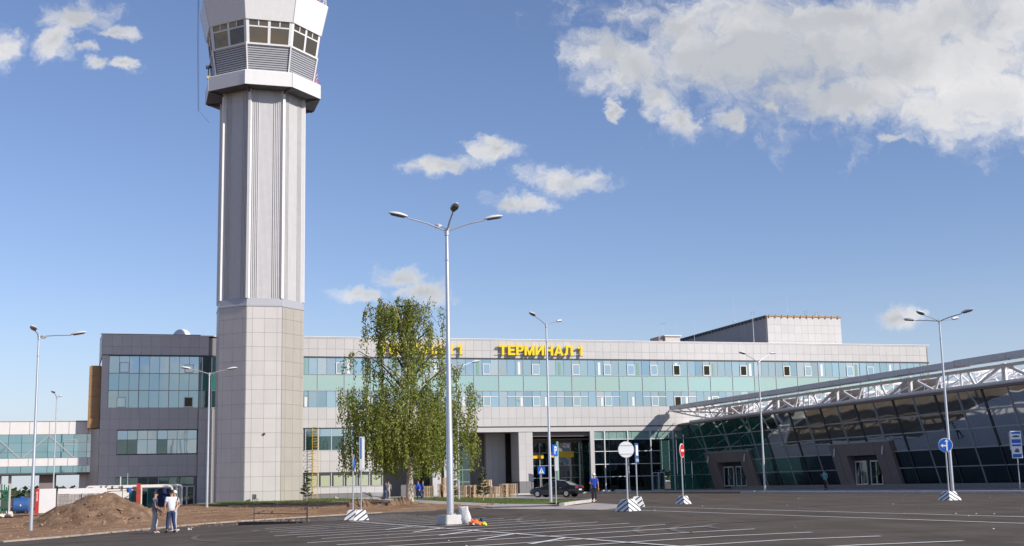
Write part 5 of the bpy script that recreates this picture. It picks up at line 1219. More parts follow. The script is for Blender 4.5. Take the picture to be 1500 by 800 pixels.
pc(e2, 'top_board', 'white_paint', 0, 3.9, 0, .08, 1.55, 2.0); 
for i in range(16): pc(e2, 'slat', 'paving', .02 + i * .242, .22 + i * .242, .05, .1, .05, 1.53)
m = MB()
for i in range(33): m.bar((i * .12, -.05, 0), (i * .12, -.05, 1.5), .014)
for i in range(5): m.bar((0, -.05, .1 + i * .34), (3.9, -.05, .1 + i * .34), .014)
m.build('wire_mesh', 'galv', e2)
for x in (0, 1.95, 3.9): pc(e2, 'post', 'galv', x - .04, x + .04, -.1, .0, 0, 1.6)
e2 = empty('blue_tank', 'blue steel tank between the green posts and the red strip', 'tank', BW(-74.0, 29, -.3), BRZ)
m = MB(); m.tube([(-.62, 0, .65), (-.55, 0, .65), (.55, 0, .65), (.62, 0, .65)], [.5, .62, .62, .5], 16); m.build('body', 'blue_tank', e2)
for x in (-.4, .4): pc(e2, 'saddle', 'dark_steel', x - .08, x + .08, -.5, .5, 0, .25)
m = MB(); m.tube([(0, 0, 1.25), (0, 0, 1.38)], .15, 10); m.build('hatch', 'blue_paint', e2); pc(e2, 'strap', 'lamp_grey', -.05, .05, -.64, .64, .6, .75)
e2 = empty('green_posts', 'bundle of tall green steel fence frames standing upright', 'posts', BW(-75.3, 29.2, -.25), BRZ)
for i, (x, h) in enumerate(((-.35, 2.5), (-.2, 2.35), (0.0, 2.3), (.15, 2.1), (.3, 2.25))): pc(e2, 'frame', 'green_steel', x - .04, x + .04, -.1 + .05 * i, .0 + .05 * i, 0, h)
for z in (.4, 1.1, 1.7): pc(e2, 'cross_bar', 'green_steel', -.38, .34, -.03, .02, z, z + .16)
e2 = empty('digger', 'rust red digger parked at the edge of the site', 'machine', BW(-77.4, 24, -.2), BRZ)
m = MB(); m.prism([(-1.5, .3), (.9, .3), (1.0, .95), (.3, 1.05), (-1.5, 1.15)], -.7, .7); o = m.build('body', 'machine_red', e2, bevel=.04); o.rotation_euler = (R_(90), 0, 0)
m = MB(); m.box(-.1, .75, -.55, .55, 1.05, 1.95); o = m.build('cab', 'machine_red', e2, bevel=.05); pc(o, 'cab_window', 'glass_dark', .0, .65, -.58, -.55, 1.3, 1.85)
for y in (-.75, .5): m = MB(); m.box(-1.5, 1.0, y, y + .3, 0, .42); m.build('track', 'rubber', e2, bevel=.12)
m = MB(); m.bar((-.9, 0, 1.0), (-2.6, 0, 2.3), .2); m.bar((-2.6, 0, 2.3), (-3.4, 0, .9), .16); m.build('boom', 'machine_red', e2)
m = MB(); m.tube([(.5, -.3, 1.9), (.5, -.3, 2.25)], .05, 6); m.build('exhaust', 'dark_steel', e2)
e2 = empty('site_railing', 'grey tube railing before the rust red digger', 'railing', BW(-78.6, 30, -.3), BRZ)
for x in (0, .9, 1.8, 2.7): pc(e2, 'post', 'galv', x - .03, x + .03, -.03, .03, 0, .95 - (.5 if x == 0 else 0))
m = MB(); m.bar((0, 0, .45), (.9, 0, .93), .05); m.bar((.9, 0, .93), (2.8, 0, .93), .05); m.bar((0, 0, .2), (.9, 0, .5), .05); m.bar((.9, 0, .5), (2.8, 0, .5), .05); m.build('rail', 'galv', e2)
# ------------------------------------------------------------------ pallets
GP = 'wooden pallets stood on end beyond the grass strip'
pal0 = empty('wooden_pallet', 'x', 'pallet', (0, 0, 0), 0, GP)
for i in range(7): pc(pal0, 'slat', 'wood', -.56 + i * .17, -.56 + i * .17 + .11, -.075, -.053, 0, 1.2)
for z in (.05, .55, 1.05): pc(pal0, 'stringer', 'wood', -.58, .58, -.052, .052, z, z + .1)
for i in (0, 3, 6): pc(pal0, 'slat', 'wood', -.56 + i * .17, -.56 + i * .17 + .11, .053, .075, 0, 1.2)
spots = [(-38.3, 23.0, 12, 1, 0, 'pallet lying low at the tree end of the row'), (-36.6, 22.6, 75, 1.15, 0, 'tall pallet just behind the tall lamp post'), (-36.05, 22.5, 78, 1.15, .55, 'pallet raised above its row beside the half hidden lamp'),
         (-35.6, 22.8, 20, .98, 0, 'pallet with a bright edge next to the half hidden lamp'), (-34.95, 22.6, 82, 1, 0, 'edge on pallet third from the half hidden lamp'), (-34.4, 22.4, 76, 1, 0, 'weathered edge on pallet in the middle of the row'),
         (-33.6, 22.6, 14, .98, 0, 'broad pallet catching sun before the dark doorway'), (-32.7, 22.4, 80, 1, 0, 'grey pallet edge just left of the young conifer'), (-32.2, 22.6, 70, 1, 0, 'sunlit pallet directly behind the young conifer'),
         (-31.4, 22.5, 20, 1, 0, 'broad grey pallet to the far side of the young conifer'), (-30.9, 22.8, 25, .55, 1.0, 'short pallet balanced on top of the row'), (-30.2, 22.5, 78, .95, 0, 'dark pallet edge near the gap in the row'),
         (-29.6, 22.6, 15, .85, 0, 'low pallet before the gap in the row'), (-28.35, 22.0, 72, 1.05, 0, 'first pallet of the separate sunlit bundle'), (-27.95, 22.0, 74, 1.05, 0, 'middle pallet of the separate sunlit bundle'), (-27.2, 21.7, 8, 1.05, 0, 'front facing pallet of the separate sunlit bundle'),
         (-31.7, 26.0, 10, .3, 0, 'scrap of a pallet on the grass by the conifer foot'), (-28.0, 21.3, 25, 1.02, 0, 'slanted pallet inside the separate sunlit bundle')]
for i, (s_, n_, rz, sc, z, lab) in enumerate(spots):
    o = pal0 if i == 0 else copy_tree(pal0); P = BW(-38.9 + (s_ + 38.3) * .78, n_); o.location = (P.x, P.y, H(P.x, P.y) + .02 + z); o.rotation_euler = (0, 0, R_(rz)); o.scale = (1, 1, sc); o['label'] = lab
# lying items beside: low kerb stones stacked at the glazed front
for i, (s_, w, lab) in enumerate(((-12.4, 1.0, 'short white slab lying before the glazed hall by the worker'), (-10.3, 1.9, 'long white slab lying before the glazed hall'), (-19.2, 1.7, 'pale slab lying under the crossing sign'))):
    m = MB(); m.box(-w / 2, w / 2, -.3, .3, 0, .2); o = m.build('stone_slab', 'white_stone', None, bevel=.02); o.location = BW(s_, .9, .13); o.rotation_euler = (0, 0, BRZ); tag(o, lab, 'slab')

# ------------------------------------------------------------------ things by the tall lamp
bb = at(692, 772)
e = empty('sack', 'crumpled white sack slumped on the end of the concrete block', 'sack', b + Vector((.52, -.22, .02)), R_(-20)); e.scale = (.78, .7, .66)
m = MB(); rings = []; rd = random.Random(6)
for t, w, d_ in ((0, .20, .12), (.08, .25, .15), (.3, .27, .14), (.55, .25, .10), (.75, .24, .05), (.86, .26, .03)):
    rings.append([(math.cos(2 * math.pi * k / 14) * w * (1 + rd.uniform(-.08, .08)) + .06 * math.sin(t * 5), math.sin(2 * math.pi * k / 14) * d_ * (1 + rd.uniform(-.25, .25)), t * 1.05 + rd.uniform(-.02, .02) + (.10 * math.cos(2 * math.pi * k / 14) ** 2 if t > .8 else 0)) for k in range(14)])
m.loft(rings); m.build('bag', 'sack_white', e, smooth=True)
def rag(name, u, v, w, d_, h, m_, label, seed, cat='clothing'):
    P = at(u, v); m = MB(); rd = random.Random(seed); n_ = 9; 
    for i in range(n_):
        for j in range(n_):
            x, y = -1 + 2 * i / (n_ - 1), -1 + 2 * j / (n_ - 1); f = max(0, 1 - (x * x + y * y) * .62); m.v.append((x * w * (1 + rd.uniform(-.1, .1)), y * d_ * (1 + rd.uniform(-.1, .1)), .012 + f * h * (1 + rd.uniform(-.35, .35))))
    for i in range(n_ - 1):
        for j in range(n_ - 1): m.f.append((i * n_ + j, (i + 1) * n_ + j, (i + 1) * n_ + j + 1, i * n_ + j + 1))
    o = m.build(name, m_, None, smooth=True); o.location = P; tag(o, label, cat)
rag('orange_vest', 697, 770.0, .21, .28, .20, 'orange_cloth', 'crumpled orange safety vest lying on the asphalt', 2)
rag('dark_glove', 705, 768.6, .09, .15, .19, 'cloth_navy', 'dark bundle lying between the orange and lime clothing', 3)
rag('lime_vest', 709, 770.4, .10, .16, .12, 'lime_cloth', 'lime yellow bundle lying at the end of the discarded clothing', 4)
rag('orange_vest', 690, 769.6, .13, .2, .12, 'cloth_light', 'pale rag half under the orange vest', 5)
# ------------------------------------------------------------------ wheelbarrow
e = empty('wheelbarrow', 'grey wheelbarrow standing on the footpath beside two men', 'wheelbarrow', at(550, 733.5), R_(20))
m = MB(); m.add([(-.35, -.28, .35), (.35, -.25, .35), (.35, .25, .35), (-.35, .28, .35), (-.6, -.4, .75), (.7, -.35, .72), (.7, .35, .72), (-.6, .4, .75)], [(0, 3, 2, 1), (0, 1, 5, 4), (1, 2, 6, 5), (2, 3, 7, 6), (3, 0, 4, 7)]); m.build('tray', 'galv', e)
m = MB(); m.tube([(.75, -.05, .2), (.75, .05, .2)], .2, 14); m.build('wheel', 'rubber', e)
for y in (-.28, .28): m = MB(); m.tube([(.75, y * .3, .2), (.3, y, .35), (-.5, y, .45), (-1.15, y, .8)], .025, 6); m.build('handle', 'dark_steel', e); m = MB(); m.bar((-.35, y, .4), (-.4, y, 0), .04); m.build('leg', 'dark_steel', e)
# ------------------------------------------------------------------ car
def car(pos, rz):
    e = empty('parked_car', 'dark sedan parked before the terminal entrance with red tail lights', 'car', pos, rz)
    # x forward, y left; length 4.6
    prof = [(-2.28, .45, .95), (-2.22, .30, 1.0), (-1.5, .25, 1.02), (0, .24, 1.05), (1.5, .25, 1.0), (2.2, .30, .80)]
    W2 = .88
    def sect(x, zb, zt, w, tuck=.92): return [(x, -w * .9, zb), (x, -w, zb + .18), (x, -w, (zb + zt) / 2 + .05), (x, -w * tuck, zt - .03), (x, -w * .7, zt), (x, w * .7, zt), (x, w * tuck, zt - .03), (x, w, (zb + zt) / 2 + .05), (x, w, zb + .18), (x, w * .9, zb)]
    m = MB(); m.loft([sect(-2.32, .42, .90, .74), sect(-2.24, .30, 1.02, .84), sect(-1.9, .25, 1.06, .87), sect(-1.2, .22, 1.0, .89), sect(0, .22, .98, .9), sect(1.0, .22, .96, .89), sect(1.7, .25, .88, .87), sect(2.15, .3, .74, .80), sect(2.28, .38, .62, .68)])
    m.build('body', 'car_paint', e, smooth=True)
    def g(x, z, w): return [(x, -w, z), (x, w, z)]
    m = MB(); roof = [(-1.75, 1.03, .70), (-1.05, 1.40, .58), (-.5, 1.46, .57), (.1, 1.44, .57), (.95, .98, .70)]
    m.loft([[(x, -w, z), (x, w, z), (x, .80, .97), (x, -.80, .97)] for x, z, w in roof]); m.build('cabin', 'car_glass', e, smooth=False)
    m = MB(); m.loft([[(x, -w - .01, z), (x, -w * .5, z + .03), (x, w * .5, z + .03), (x, w + .01, z), (x, w, z - .03), (x, -w, z - .03)] for x, z, w in ((-1.1, 1.40, .58), (-.5, 1.475, .58), (.12, 1.45, .57))]); m.build('roof_panel', 'car_paint', e, smooth=True)
    for sy in (-1, 1):
        m = MB()
        for a, c in (((-1.72, 1.03, .72), (-1.05, 1.42, .60)), ((-.35, 1.0, .80), (-.4, 1.45, .60)), ((.95, .98, .72), (.12, 1.45, .59))): m.bar((a[0], sy * a[2], a[1]), (c[0], sy * c[2], c[1]), .06, .05)
        m.build('pillar', 'car_paint', e)
        pc(e, 'wing_mirror', 'car_paint', .55, .75, sy * .90 - .07, sy * .90 + .09, .95, 1.08)
        m = MB(); m.box(-2.335, -2.19, min(sy * .42, sy * .78), max(sy * .42, sy * .78), .76, .93); m.build('tail_light', 'tail_red', e, bevel=.03)
        m = MB(); m.box(2.1, 2.24, min(sy * .45, sy * .74), max(sy * .45, sy * .74), .58, .70); m.build('headlight', 'sign_white', e, bevel=.02)
        for x in (-1.4, 1.4):
            m = MB(); m.tube([(x, sy * .70, .32), (x, sy * .905, .32)], .32, 20); w = m.build('wheel', 'rubber', e)
            m = MB(); m.tube([(x, sy * .90, .32), (x, sy * .92, .32)], .2, 14); m.build('rim', 'chrome', w)
        for x0, x1 in ((-.95, -.3), (-.2, .7)): pc(e, 'door_handle', 'chrome', x0, x0 + .18, sy * .905 - .015, sy * .905 + .015, .82, .85)
    pc(e, 'number_plate', 'plate', -2.36, -2.33, -.27, .27, .58, .70); pc(e, 'bumper', 'car_paint', -2.36, -2.2, -.78, .78, .36, .54); pc(e, 'trim_bar', 'chrome', -2.34, -2.325, -.4, .4, .90, .94)
    return e
cp = at(836, 728.3); car(Vector((cp.x - 1.2, cp.y + 1.6, .0)), R_(152))
# ------------------------------------------------------------------ people
def skin(name, verts, edges, rad, m_, parent, sub=2):
    me = bpy.data.meshes.new(name); me.from_pydata(verts, edges, []); o = bpy.data.objects.new('t', me); COL.objects.link(o)
    o.modifiers.new('s', 'SKIN'); sv = me.skin_vertices[0].data
    for i, r in enumerate(rad): sv[i].radius = r if isinstance(r, tuple) else (r, r)
    sv[0].use_root = True; o.modifiers.new('u', 'SUBSURF').levels = sub; o.modifiers['u'].render_levels = sub
    dg = bpy.context.evaluated_depsgraph_get(); dg.update(); r = bpy.data.meshes.new_from_object(o.evaluated_get(dg)); bpy.data.objects.remove(o); r.polygons.foreach_set('use_smooth', [True] * len(r.polygons)); r.materials.clear()
    return link(name, r, m_, parent)
def person(pos, face, h, label, shirt, pants, shoes, top='hair', arms=None, legs=None, group=None, lean=0, sleeve=.5, cap=None, headturn=0):
    """x forward. arms: two (elbow, hand) pairs of local points, legs: two (knee, ankle) pairs; heights as for a 1.78 m body, scaled by h"""
    e = empty('person', label, 'person', pos, face, group); e.scale = (h / 1.78,) * 3
    arms = arms or [((.02, .25, 1.13), (.10, .27, .86)), ((.02, -.25, 1.13), (.10, -.27, .86))]
    legs = legs or [((.03, .10, .50), (0, .12, .09)), ((.03, -.10, .50), (0, -.12, .09))]
    V = [(0, 0, .95), (lean * .3, 0, 1.12), (lean * .8, 0, 1.33), (lean, 0, 1.45), (lean, 0, 1.52), (lean + .015, 0, 1.60), (lean + .01, 0, 1.70)]; E = [(0, 1), (1, 2), (2, 3), (3, 4), (4, 5), (5, 6)]
    Rr = [(.095, .125), (.085, .115), (.10, .155), (.07, .08), .048, (.085, .07), (.075, .065)]
    def addv(p, r, par): V.append(tuple(p)); Rr.append(r); E.append((par, len(V) - 1)); return len(V) - 1
    sh = []
    for sgn, (el, ha) in zip((1, -1), arms):
        s0 = (lean * .95, sgn * .19, 1.42); i = addv(s0, .06, 2); el, ha = Vector(el), Vector(ha); j = addv(el, .042, i); d = (ha - el).normalized(); w = addv(ha, .027, j); palm = addv(ha + d * .06, (.038, .02), w)
        q = d.cross(Vector((1, 0, 0))); q = (q if q.length > .1 else d.cross(Vector((0, 0, 1)))).normalized()
        for f, (o_, ln_) in enumerate(((-.03, .075), (-.01, .09), (.01, .085), (.03, .065))):
            a = addv(ha + d * (.09) + q * o_, .011, palm); b_ = addv(ha + d * (.09 + ln_) + q * o_ * 1.2 + Vector((.012, 0, 0)), .008, a)
        a = addv(ha + d * .05 - q * .05, .012, palm); addv(ha + d * .095 - q * .065, .009, a); sh.append((s0, el, ha))
    lg = []
    for sgn, (kn, an) in zip((1, -1), legs):
        i = addv((0, sgn * .095, .88), (.085, .08), 0); j = addv(kn, .057, i); k_ = addv(an, .038, j); t = addv((an[0] + .15, an[1], max(.035, an[2] - .05)), (.035, .045), k_); lg.append(((0, sgn * .095, .88), kn, an))
    body = skin('body', V, E, Rr, 'skin', e)
    # shirt: torso and sleeves
    V, E, Rr = [(lean * .05, 0, .84), (lean * .3, 0, 1.10), (lean * .8, 0, 1.33), (lean, 0, 1.47)], [(0, 1), (1, 2), (2, 3)], [(.15, .18), (.125, .165), (.13, .185), (.085, .10)]
    for s0, el, ha in sh:
        s0, el = Vector(s0), Vector(el); V.append(tuple(s0)); Rr.append(.092); E.append((2, len(V) - 1)); 
        V.append(tuple(s0.lerp(el, sleeve * 1.25 if sleeve <= 1 else 1))); Rr.append(.076 if sleeve <= 1 else .058); E.append((len(V) - 2, len(V) - 1))
        if sleeve > 1: V.append(tuple(el.lerp(Vector(ha), .92))); Rr.append(.042); E.append((len(V) - 2, len(V) - 1))
    skin('shirt', V, E, Rr, shirt, e)
    V, E, Rr = [(0, 0, .93), (0, 0, 1.0)], [(0, 1)], [(.125, .155), (.12, .15)]
    for hp, kn, an in lg:
        V.append(hp); Rr.append((.10, .10)); E.append((0, len(V) - 1)); V.append(kn); Rr.append(.078); E.append((len(V) - 2, len(V) - 1)); V.append((an[0], an[1], an[2] + .02)); Rr.append(.062); E.append((len(V) - 2, len(V) - 1))
    skin('trousers', V, E, Rr, pants, e)
    for hp, kn, an in lg:
        m = MB(); z = max(0, an[2] - .09)
        m.loft([[(an[0] + x, an[1] + w * math.cos(t), z + .0 + hh * (.5 + .5 * math.sin(t))) for t in [2 * math.pi * k / 8 for k in range(8)]] for x, w, hh in ((-.09, .03, .08), (-.05, .045, .11), (.05, .05, .10), (.14, .05, .07), (.20, .03, .04))]); m.build('shoe', shoes, e, smooth=True)
    hx, hz = lean + .01, 1.67
    m = MB(); rings = []
    for t in (-.15, .1, .4, .75, 1.1, 1.4): rings.append([(hx - .012 + math.cos(t) * (.108) * math.cos(a), math.cos(t) * .085 * math.sin(a), hz + .005 + .115 * math.sin(t)) for a in [2 * math.pi * k / 14 for k in range(14)]])
    if top == 'helmet':
        m.loft(rings); o = m.build('helmet', 'white_paint', e, smooth=True); o.scale = (1.22, 1.22, 1.2); o.location = (-hx * .22, 0, -hz * .2 + .015)
        m = MB(); m.tube([(hx, 0, hz + .015), (hx, 0, hz + .03)], .15, 16); m.build('helmet_brim', 'white_paint', e)
    elif top == 'cap': m.loft(rings); o = m.build('cap', cap or 'white_paint', e, smooth=True); o.scale = (1.08, 1.08, 1.0); o.location = (-hx * .08, 0, .01); m = MB(); m.box(hx + .07, hx + .19, -.07, .07, hz + .02, hz + .035); m.build('cap_peak', cap or 'white_paint', e)
    else: m.loft(rings); o = m.build('hair', 'hair', e, smooth=True); o.location = (-.016, 0, .0)
    m = MB()
    m.add([(hx + .085, -.014, hz - .06), (hx + .085, .014, hz - .06), (hx + .09, 0, hz - .01), (hx + .118, 0, hz - .05)], [(0, 1, 3), (1, 2, 3), (2, 0, 3), (0, 2, 1)]); m.build('nose', 'skin', e)
    for sy in (-1, 1):
        m = MB(); m.tube([(hx - .005, sy * .075, hz - .03), (hx - .01, sy * .092, hz - .02)], [.028, .022], 8); m.build('ear', 'skin', e)
        m = MB(); m.tube([(hx + .078, sy * .032, hz - .005), (hx + .09, sy * .032, hz - .005)], .011, 6); m.build('eye', 'hair', e)
    m = MB(); m.box(hx + .078, hx + .094, -.025, .025, hz - .098, hz - .09); m.build('mouth', 'machine_red', e)
    return e
GM = 'three men talking at the edge of the asphalt'
pa = at(226, 781.2); pb = at(250, 780.5)
person(pa, R_(12), 1.80, 'man in grey T-shirt facing the two others beside the earth heap', 'cloth_grey', 'cloth_light', 'shoe', arms=[((.06, .22, 1.15), (.22, .17, .95)), ((.04, -.24, 1.14), (.20, -.22, .92))], legs=[((.08, .10, .50), (.02, .11, .09)), ((-.02, -.10, .50), (-.10, -.11, .09))], group=GM)
person(pb, R_(128), 1.83, 'man in white shirt and dark jeans seen from behind', 'cloth_white', 'cloth_navy', 'shoe_dark', arms=[((.02, .27, 1.16), (.10, .25, .90)), ((.05, -.27, 1.14), (.18, -.22, .95))], legs=[((.05, .12, .50), (0, .16, .09)), ((.02, -.12, .50), (-.02, -.18, .09))], group=GM, cap=None)
person(pb + Vector((-.07, .75, 0)), R_(160), 1.80, 'man in white cap mostly hidden behind the white shirt', 'cloth_light', 'cloth_light', 'shoe', top='cap', arms=[((.0, .30, 1.15), (.10, .14, 1.0)), ((.0, -.40, 1.18), (.02, -.18, 1.0))], group=GM)
person(at(871, 735.5), R_(-105), 1.76, 'worker in blue polo and white helmet standing at the kerb tip', 'cloth_blue', 'cloth_black', 'shoe_dark', top='helmet', arms=[((.05, .27, 1.15), (.08, .28, .88)), ((.08, -.26, 1.16), (.26, -.12, 1.14))], legs=[((.05, .10, .50), (.02, .10, .09)), ((.02, -.10, .50), (-.02, -.13, .09))])
person(BW(-7.8, 41.5, .13), R_(-150), 1.76, 'man in teal shirt walking past the second hall portal', 'cloth_teal', 'cloth_black', 'shoe_dark', arms=[((-.08, .25, 1.16), (.05, .24, .93)), ((.16, -.22, 1.18), (.32, -.12, 1.30))], legs=[((.16, .09, .52), (.10, .09, .09)), ((-.02, -.09, .50), (-.25, -.09, .14))])
GW = 'workers in blue overalls under the birch'
person(at(569, 733), R_(60), 1.76, 'worker in light top beside the wheelbarrow', 'cloth_light', 'bark', 'shoe_dark', group=GW, arms=[((.0, .27, 1.15), (.08, .26, .9)), ((.1, -.24, 1.14), (.25, -.15, 1.0))])
person(at(565.5, 732), R_(200), 1.70, 'worker in blue jacket next to the wheelbarrow', 'cloth_work', 'cloth_work', 'shoe_dark', group=GW, sleeve=1.5)
person(at(615, 733.8), R_(165), 1.76, 'worker in blue jacket bending forward to the side of the birch trunk', 'cloth_blue', 'cloth_navy', 'shoe_dark', group=GW, sleeve=1.5, lean=.14, legs=[((.16, .09, .52), (.18, .09, .09)), ((-.06, -.09, .50), (-.22, -.09, .12))], arms=[((.2, .24, 1.15), (.34, .2, .95)), ((.22, -.24, 1.15), (.36, -.2, .95))])
person(at(619.5, 733.4), R_(10), 1.74, 'worker in patterned overalls close behind the bending man', 'cloth_work', 'cloth_work', 'shoe_dark', group=GW, sleeve=1.5)

# ------------------------------------------------------------------ trees
def leaf_add(m, p, ln_, wd, d, rd):
    d = d.normalized(); q = d.cross(Vector((rd.uniform(-1, 1), rd.uniform(-1, 1), rd.uniform(-.3, 1)))).normalized() * wd
    m.add([p - q * .6, p + d * ln_ * .5 - q, p + d * ln_, p + d * ln_ * .5 + q], [(0, 1, 2, 3)])
def birch():
    base = at(600, 738); rd = random.Random(21); e = empty('birch_tree', 'weeping birch with pale trunk and hanging yellow green foliage', 'tree', base)
    HT = 16.6
    HK = .965
    tp = [Vector((0, 0, -.2)), Vector((.05, 0, 2)), Vector((.15, 0, 4.5)), Vector((-.05, .1, 7.5)), Vector((-.25, 0, 10.5)), Vector((-.2, 0, 13)), Vector((-.5, 0, 14.4))]
    m = MB(); m.tube(tp, [.34, .27, .22, .16, .11, .07, .02], 10); m.build('trunk', 'birch_bark', e)
    crown = MB(); strands = MB()
    prof = [(2.0, 4.2), (3.6, 5.0), (5, 5.5), (7, 5.5), (9, 5.4), (11, 5.1), (13, 4.4), (14.5, 3.6), (16, 2.8), (16.8, 1.6)]
    def rad(z):
        for (z0, r0), (z1, r1) in zip(prof, prof[1:]):
            if z0 <= z <= z1: return r0 + (r1 - r0) * (z - z0) / (z1 - z0)
        return .3
    limbs = []
    for i in range(40):
        z0 = 2.6 + 11.5 * (i / 34) ** .9; a = i * 2.4 + rd.uniform(-.4, .4); t = next(k for k in range(len(tp) - 1) if tp[k + 1].z >= z0 or k == len(tp) - 2)
        f = (z0 - tp[t].z) / (tp[t + 1].z - tp[t].z); p = tp[t].lerp(tp[t + 1], f); zt = min(z0 + rd.uniform(1.8, 3.6), 15.6); r = rad(min(zt, 16.5)) * rd.uniform(.72, 1.08)
        d = Vector((math.cos(a), math.sin(a) * .95, 0)); p1 = p + d * r * .45 + Vector((0, 0, (zt - z0) * .65)); p2 = p + d * r * .85 + Vector((0, 0, zt - z0)); p3 = p + d * r * 1.0 + Vector((0, 0, zt - z0 - .5))
        m = MB(); m.tube([p, p1, p2, p3], [.085, .055, .03, .012], 6); m.build('limb', 'birch_bark' if i % 4 == 0 else 'twig_bark', e); limbs.append((p, p1, p2, p3))
    def strand(p, ln_, dense=1.0):
        n = max(4, int(ln_ / .085)); sway = Vector((rd.uniform(-.10, .10), rd.uniform(-.1, .1), 0)); q = p.copy(); pts = [q.copy()]
        for k in range(n):
            q = q + Vector((0, 0, -ln_ / n)) + sway * (ln_ / n) + Vector((rd.uniform(-.02, .02), rd.uniform(-.02, .02), 0)); 
            for _ in range(2 if rd.random() < .55 * dense else 1):
                o = Vector((rd.gauss(0, .10), rd.gauss(0, .10), rd.uniform(-.05, .05))); leaf_add(crown, q + o, rd.uniform(.13, .21), rd.uniform(.05, .08), Vector((rd.uniform(-.7, .7), rd.uniform(-.7, .7), -1.0)), rd)
            if k % 6 == 5: pts.append(q.copy())
        if len(pts) > 1: strands.tube(pts, .010, 3, cap=False)
    for (p, p1, p2, p3) in limbs:
        for k in range(25):
            if k % 5: pass
            t = rd.uniform(.3, 1.25) if k % 5 == 0 else t; q = (p.lerp(p1, t * 2) if t < .5 else p1.lerp(p2, min(1, t * 2 - 1))) if t < .95 else p2.lerp(p3, rd.random())
            if k % 5 == 0: ctr = Vector((rd.gauss(0, .65), rd.gauss(0, .6), rd.uniform(-.2, .7))); thin = rd.random() < .3 + .35 * (q.z > 9.5)
            q = q + ctr + Vector((rd.gauss(0, .16), rd.gauss(0, .16), rd.uniform(-.15, .15))); r_ = math.hypot(q.x, q.y)
            mx = rad(min(max(q.z - .6, 2.8), 16.7)) * 1.02
            if r_ > mx: q.x *= mx / r_; q.y *= mx / r_
            if thin and k % 5 > 1: continue
            low = 2.0 + rd.uniform(0, 1.0) + (.8 if q.x > 3.4 else 0); ln_ = min(rd.choice((.7, 1.1, 1.6, 2.2, 2.9)) * rd.uniform(.7, 1.2), q.z - low)
            if ln_ > .3: strand(q, ln_)
    for i in range(640):   # lower skirt
        a = rd.uniform(0, 6.283); r = rad(5) * rd.uniform(.3, 1.03) ; q = Vector((r * math.cos(a), r * math.sin(a), rd.uniform(3.8, 9.5))); ln_ = rd.uniform(1.2, 3.0)
        if q.z - ln_ > 1.9: strand(q, ln_)
    for i in range(44):    # upright sprays at the top
        a = rd.uniform(0, 6.283); r = rd.uniform(0, 3.2); q = Vector((r * math.cos(a) - .4, r * math.sin(a), 14.3 + rd.uniform(-.8, .4))); u_ = Vector((rd.uniform(-.5, .5), rd.uniform(-.4, .4), 1)) * rd.uniform(.6, 2.2)
        strands.tube([q, q + u_], .014, 3, cap=False)
        for k in range(26): leaf_add(crown, q + u_ * rd.random() + Vector((rd.gauss(0, .09), rd.gauss(0, .09), 0)), rd.uniform(.1, .16), .045, Vector((rd.uniform(-1, 1), rd.uniform(-1, 1), -.5)), rd)
    c = crown.build('crown', 'leaf_birch', e, smooth=False); c['kind'] = 'stuff'; s_ = strands.build('twigs', 'twig_bark', e, smooth=False); s_['kind'] = 'stuff'
birch()
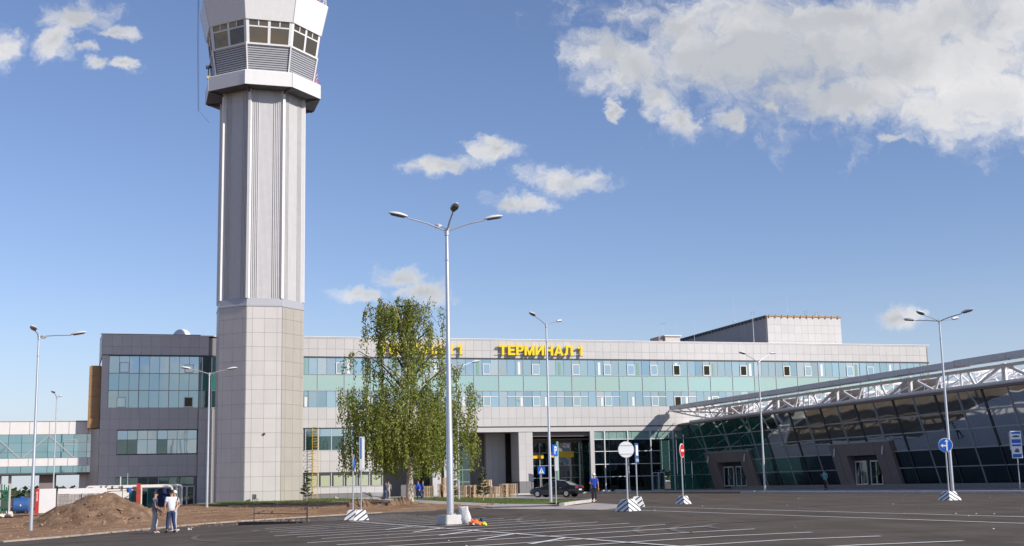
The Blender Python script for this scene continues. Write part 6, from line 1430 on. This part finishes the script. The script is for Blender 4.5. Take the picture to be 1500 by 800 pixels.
def conifer(base, h, w, label, seed):
    e = empty('young_conifer', label, 'tree', base, 0, 'young staked conifers by the terminal'); rd = random.Random(seed); m = MB(); m.tube([(0, 0, -.1), (0.03, 0, h * .5), (0, 0, h)], [.05, .035, .01], 6); m.build('trunk', 'bark', e)
    c = MB(); tw = MB(); z = h * .18
    while z < h * .97:
        n = rd.choice((3, 4, 5)); r = w * (1 - z / h) ** .8 * rd.uniform(.6, 1.1) + .06
        for k in range(n):
            a = rd.uniform(0, 6.283); d = Vector((math.cos(a), math.sin(a), rd.uniform(.05, .4))); p = Vector((0, 0, z)); tw.tube([p, p + d * r], .008, 3, cap=False)
            for i in range(int(24 + r * 110)):
                t = rd.uniform(.15, 1); leaf_add(c, p + d * r * t + Vector((rd.gauss(0, .03), rd.gauss(0, .03), rd.gauss(0, .025))), rd.uniform(.06, .14), .026, d + Vector((rd.uniform(-.8, .8), rd.uniform(-.8, .8), rd.uniform(-.2, .8))), rd)
        z += h * rd.uniform(.05, .10)
    o = c.build('crown', 'leaf_pine', e, smooth=False); o['kind'] = 'stuff'; tw.build('twigs', 'bark', e, smooth=False)['kind'] = 'stuff'
conifer(at(399, 735.5), 2.15, .75, 'small sparse conifer on the lawn before the tower', 1)
conifer(at(449, 736), 2.9, .7, 'young conifer at the foot of the yellow ladder', 2)
conifer(at(708, 735), 2.7, .62, 'young conifer on the grass strip before the pallets', 3)
conifer(at(664, 734), 2.6, .5, 'young conifer hidden behind the tall lamp post', 4)
# distant treeline: one far-off wood that reads as a mass
m = MB(); rd = random.Random(12)
for i in range(9000):
    x = rd.uniform(-420, 260); y = 520 + rd.uniform(-25, 25); top = 3.6 + 1.6 * math.sin(x * .045) + 1.3 * math.sin(x * .13 + 1) + rd.uniform(-.8, 1.0)
    z = rd.uniform(0, 1) ** .6 * max(2, top); s_ = rd.uniform(.5, 1.3); p = Vector((x, y, z)); a = Vector((rd.uniform(-1, 1), rd.uniform(-1, 1), rd.uniform(-1, 1))).normalized(); q = a.cross(Vector((0, 0, 1))).normalized()
    m.add([p - a * s_, p + q * s_, p + a * s_, p - q * s_], [(0, 1, 2, 3)])
tag(m.build('far_trees', 'leaf_far', smooth=False), kind='stuff')
# grass blades along lawn and strip, uncountable
m = MB(); rd = random.Random(31)
for i in range(26000):
    if i % 2: s_, n_ = rd.uniform(-41.5, -36.7), rd.uniform(12.5, 60)
    else: s_, n_ = rd.uniform(-58, -44.4), rd.uniform(3, 28)
    if not i % 2 and (abs(s_ + 53.7) < 5 and n_ < 16): continue
    P = BW(s_, n_); z = H(P.x, P.y) + .09; hh = rd.uniform(.04, .13); a = rd.uniform(0, 3.14); w = .02
    m.add([P + Vector((math.cos(a) * w, math.sin(a) * w, z)), P + Vector((-math.cos(a) * w, -math.sin(a) * w, z)), P + Vector((rd.uniform(-.04, .04), rd.uniform(-.04, .04), z + hh))], [(0, 1, 2)])
tag(m.build('grass_blades', 'grass_blade', smooth=False), kind='stuff')
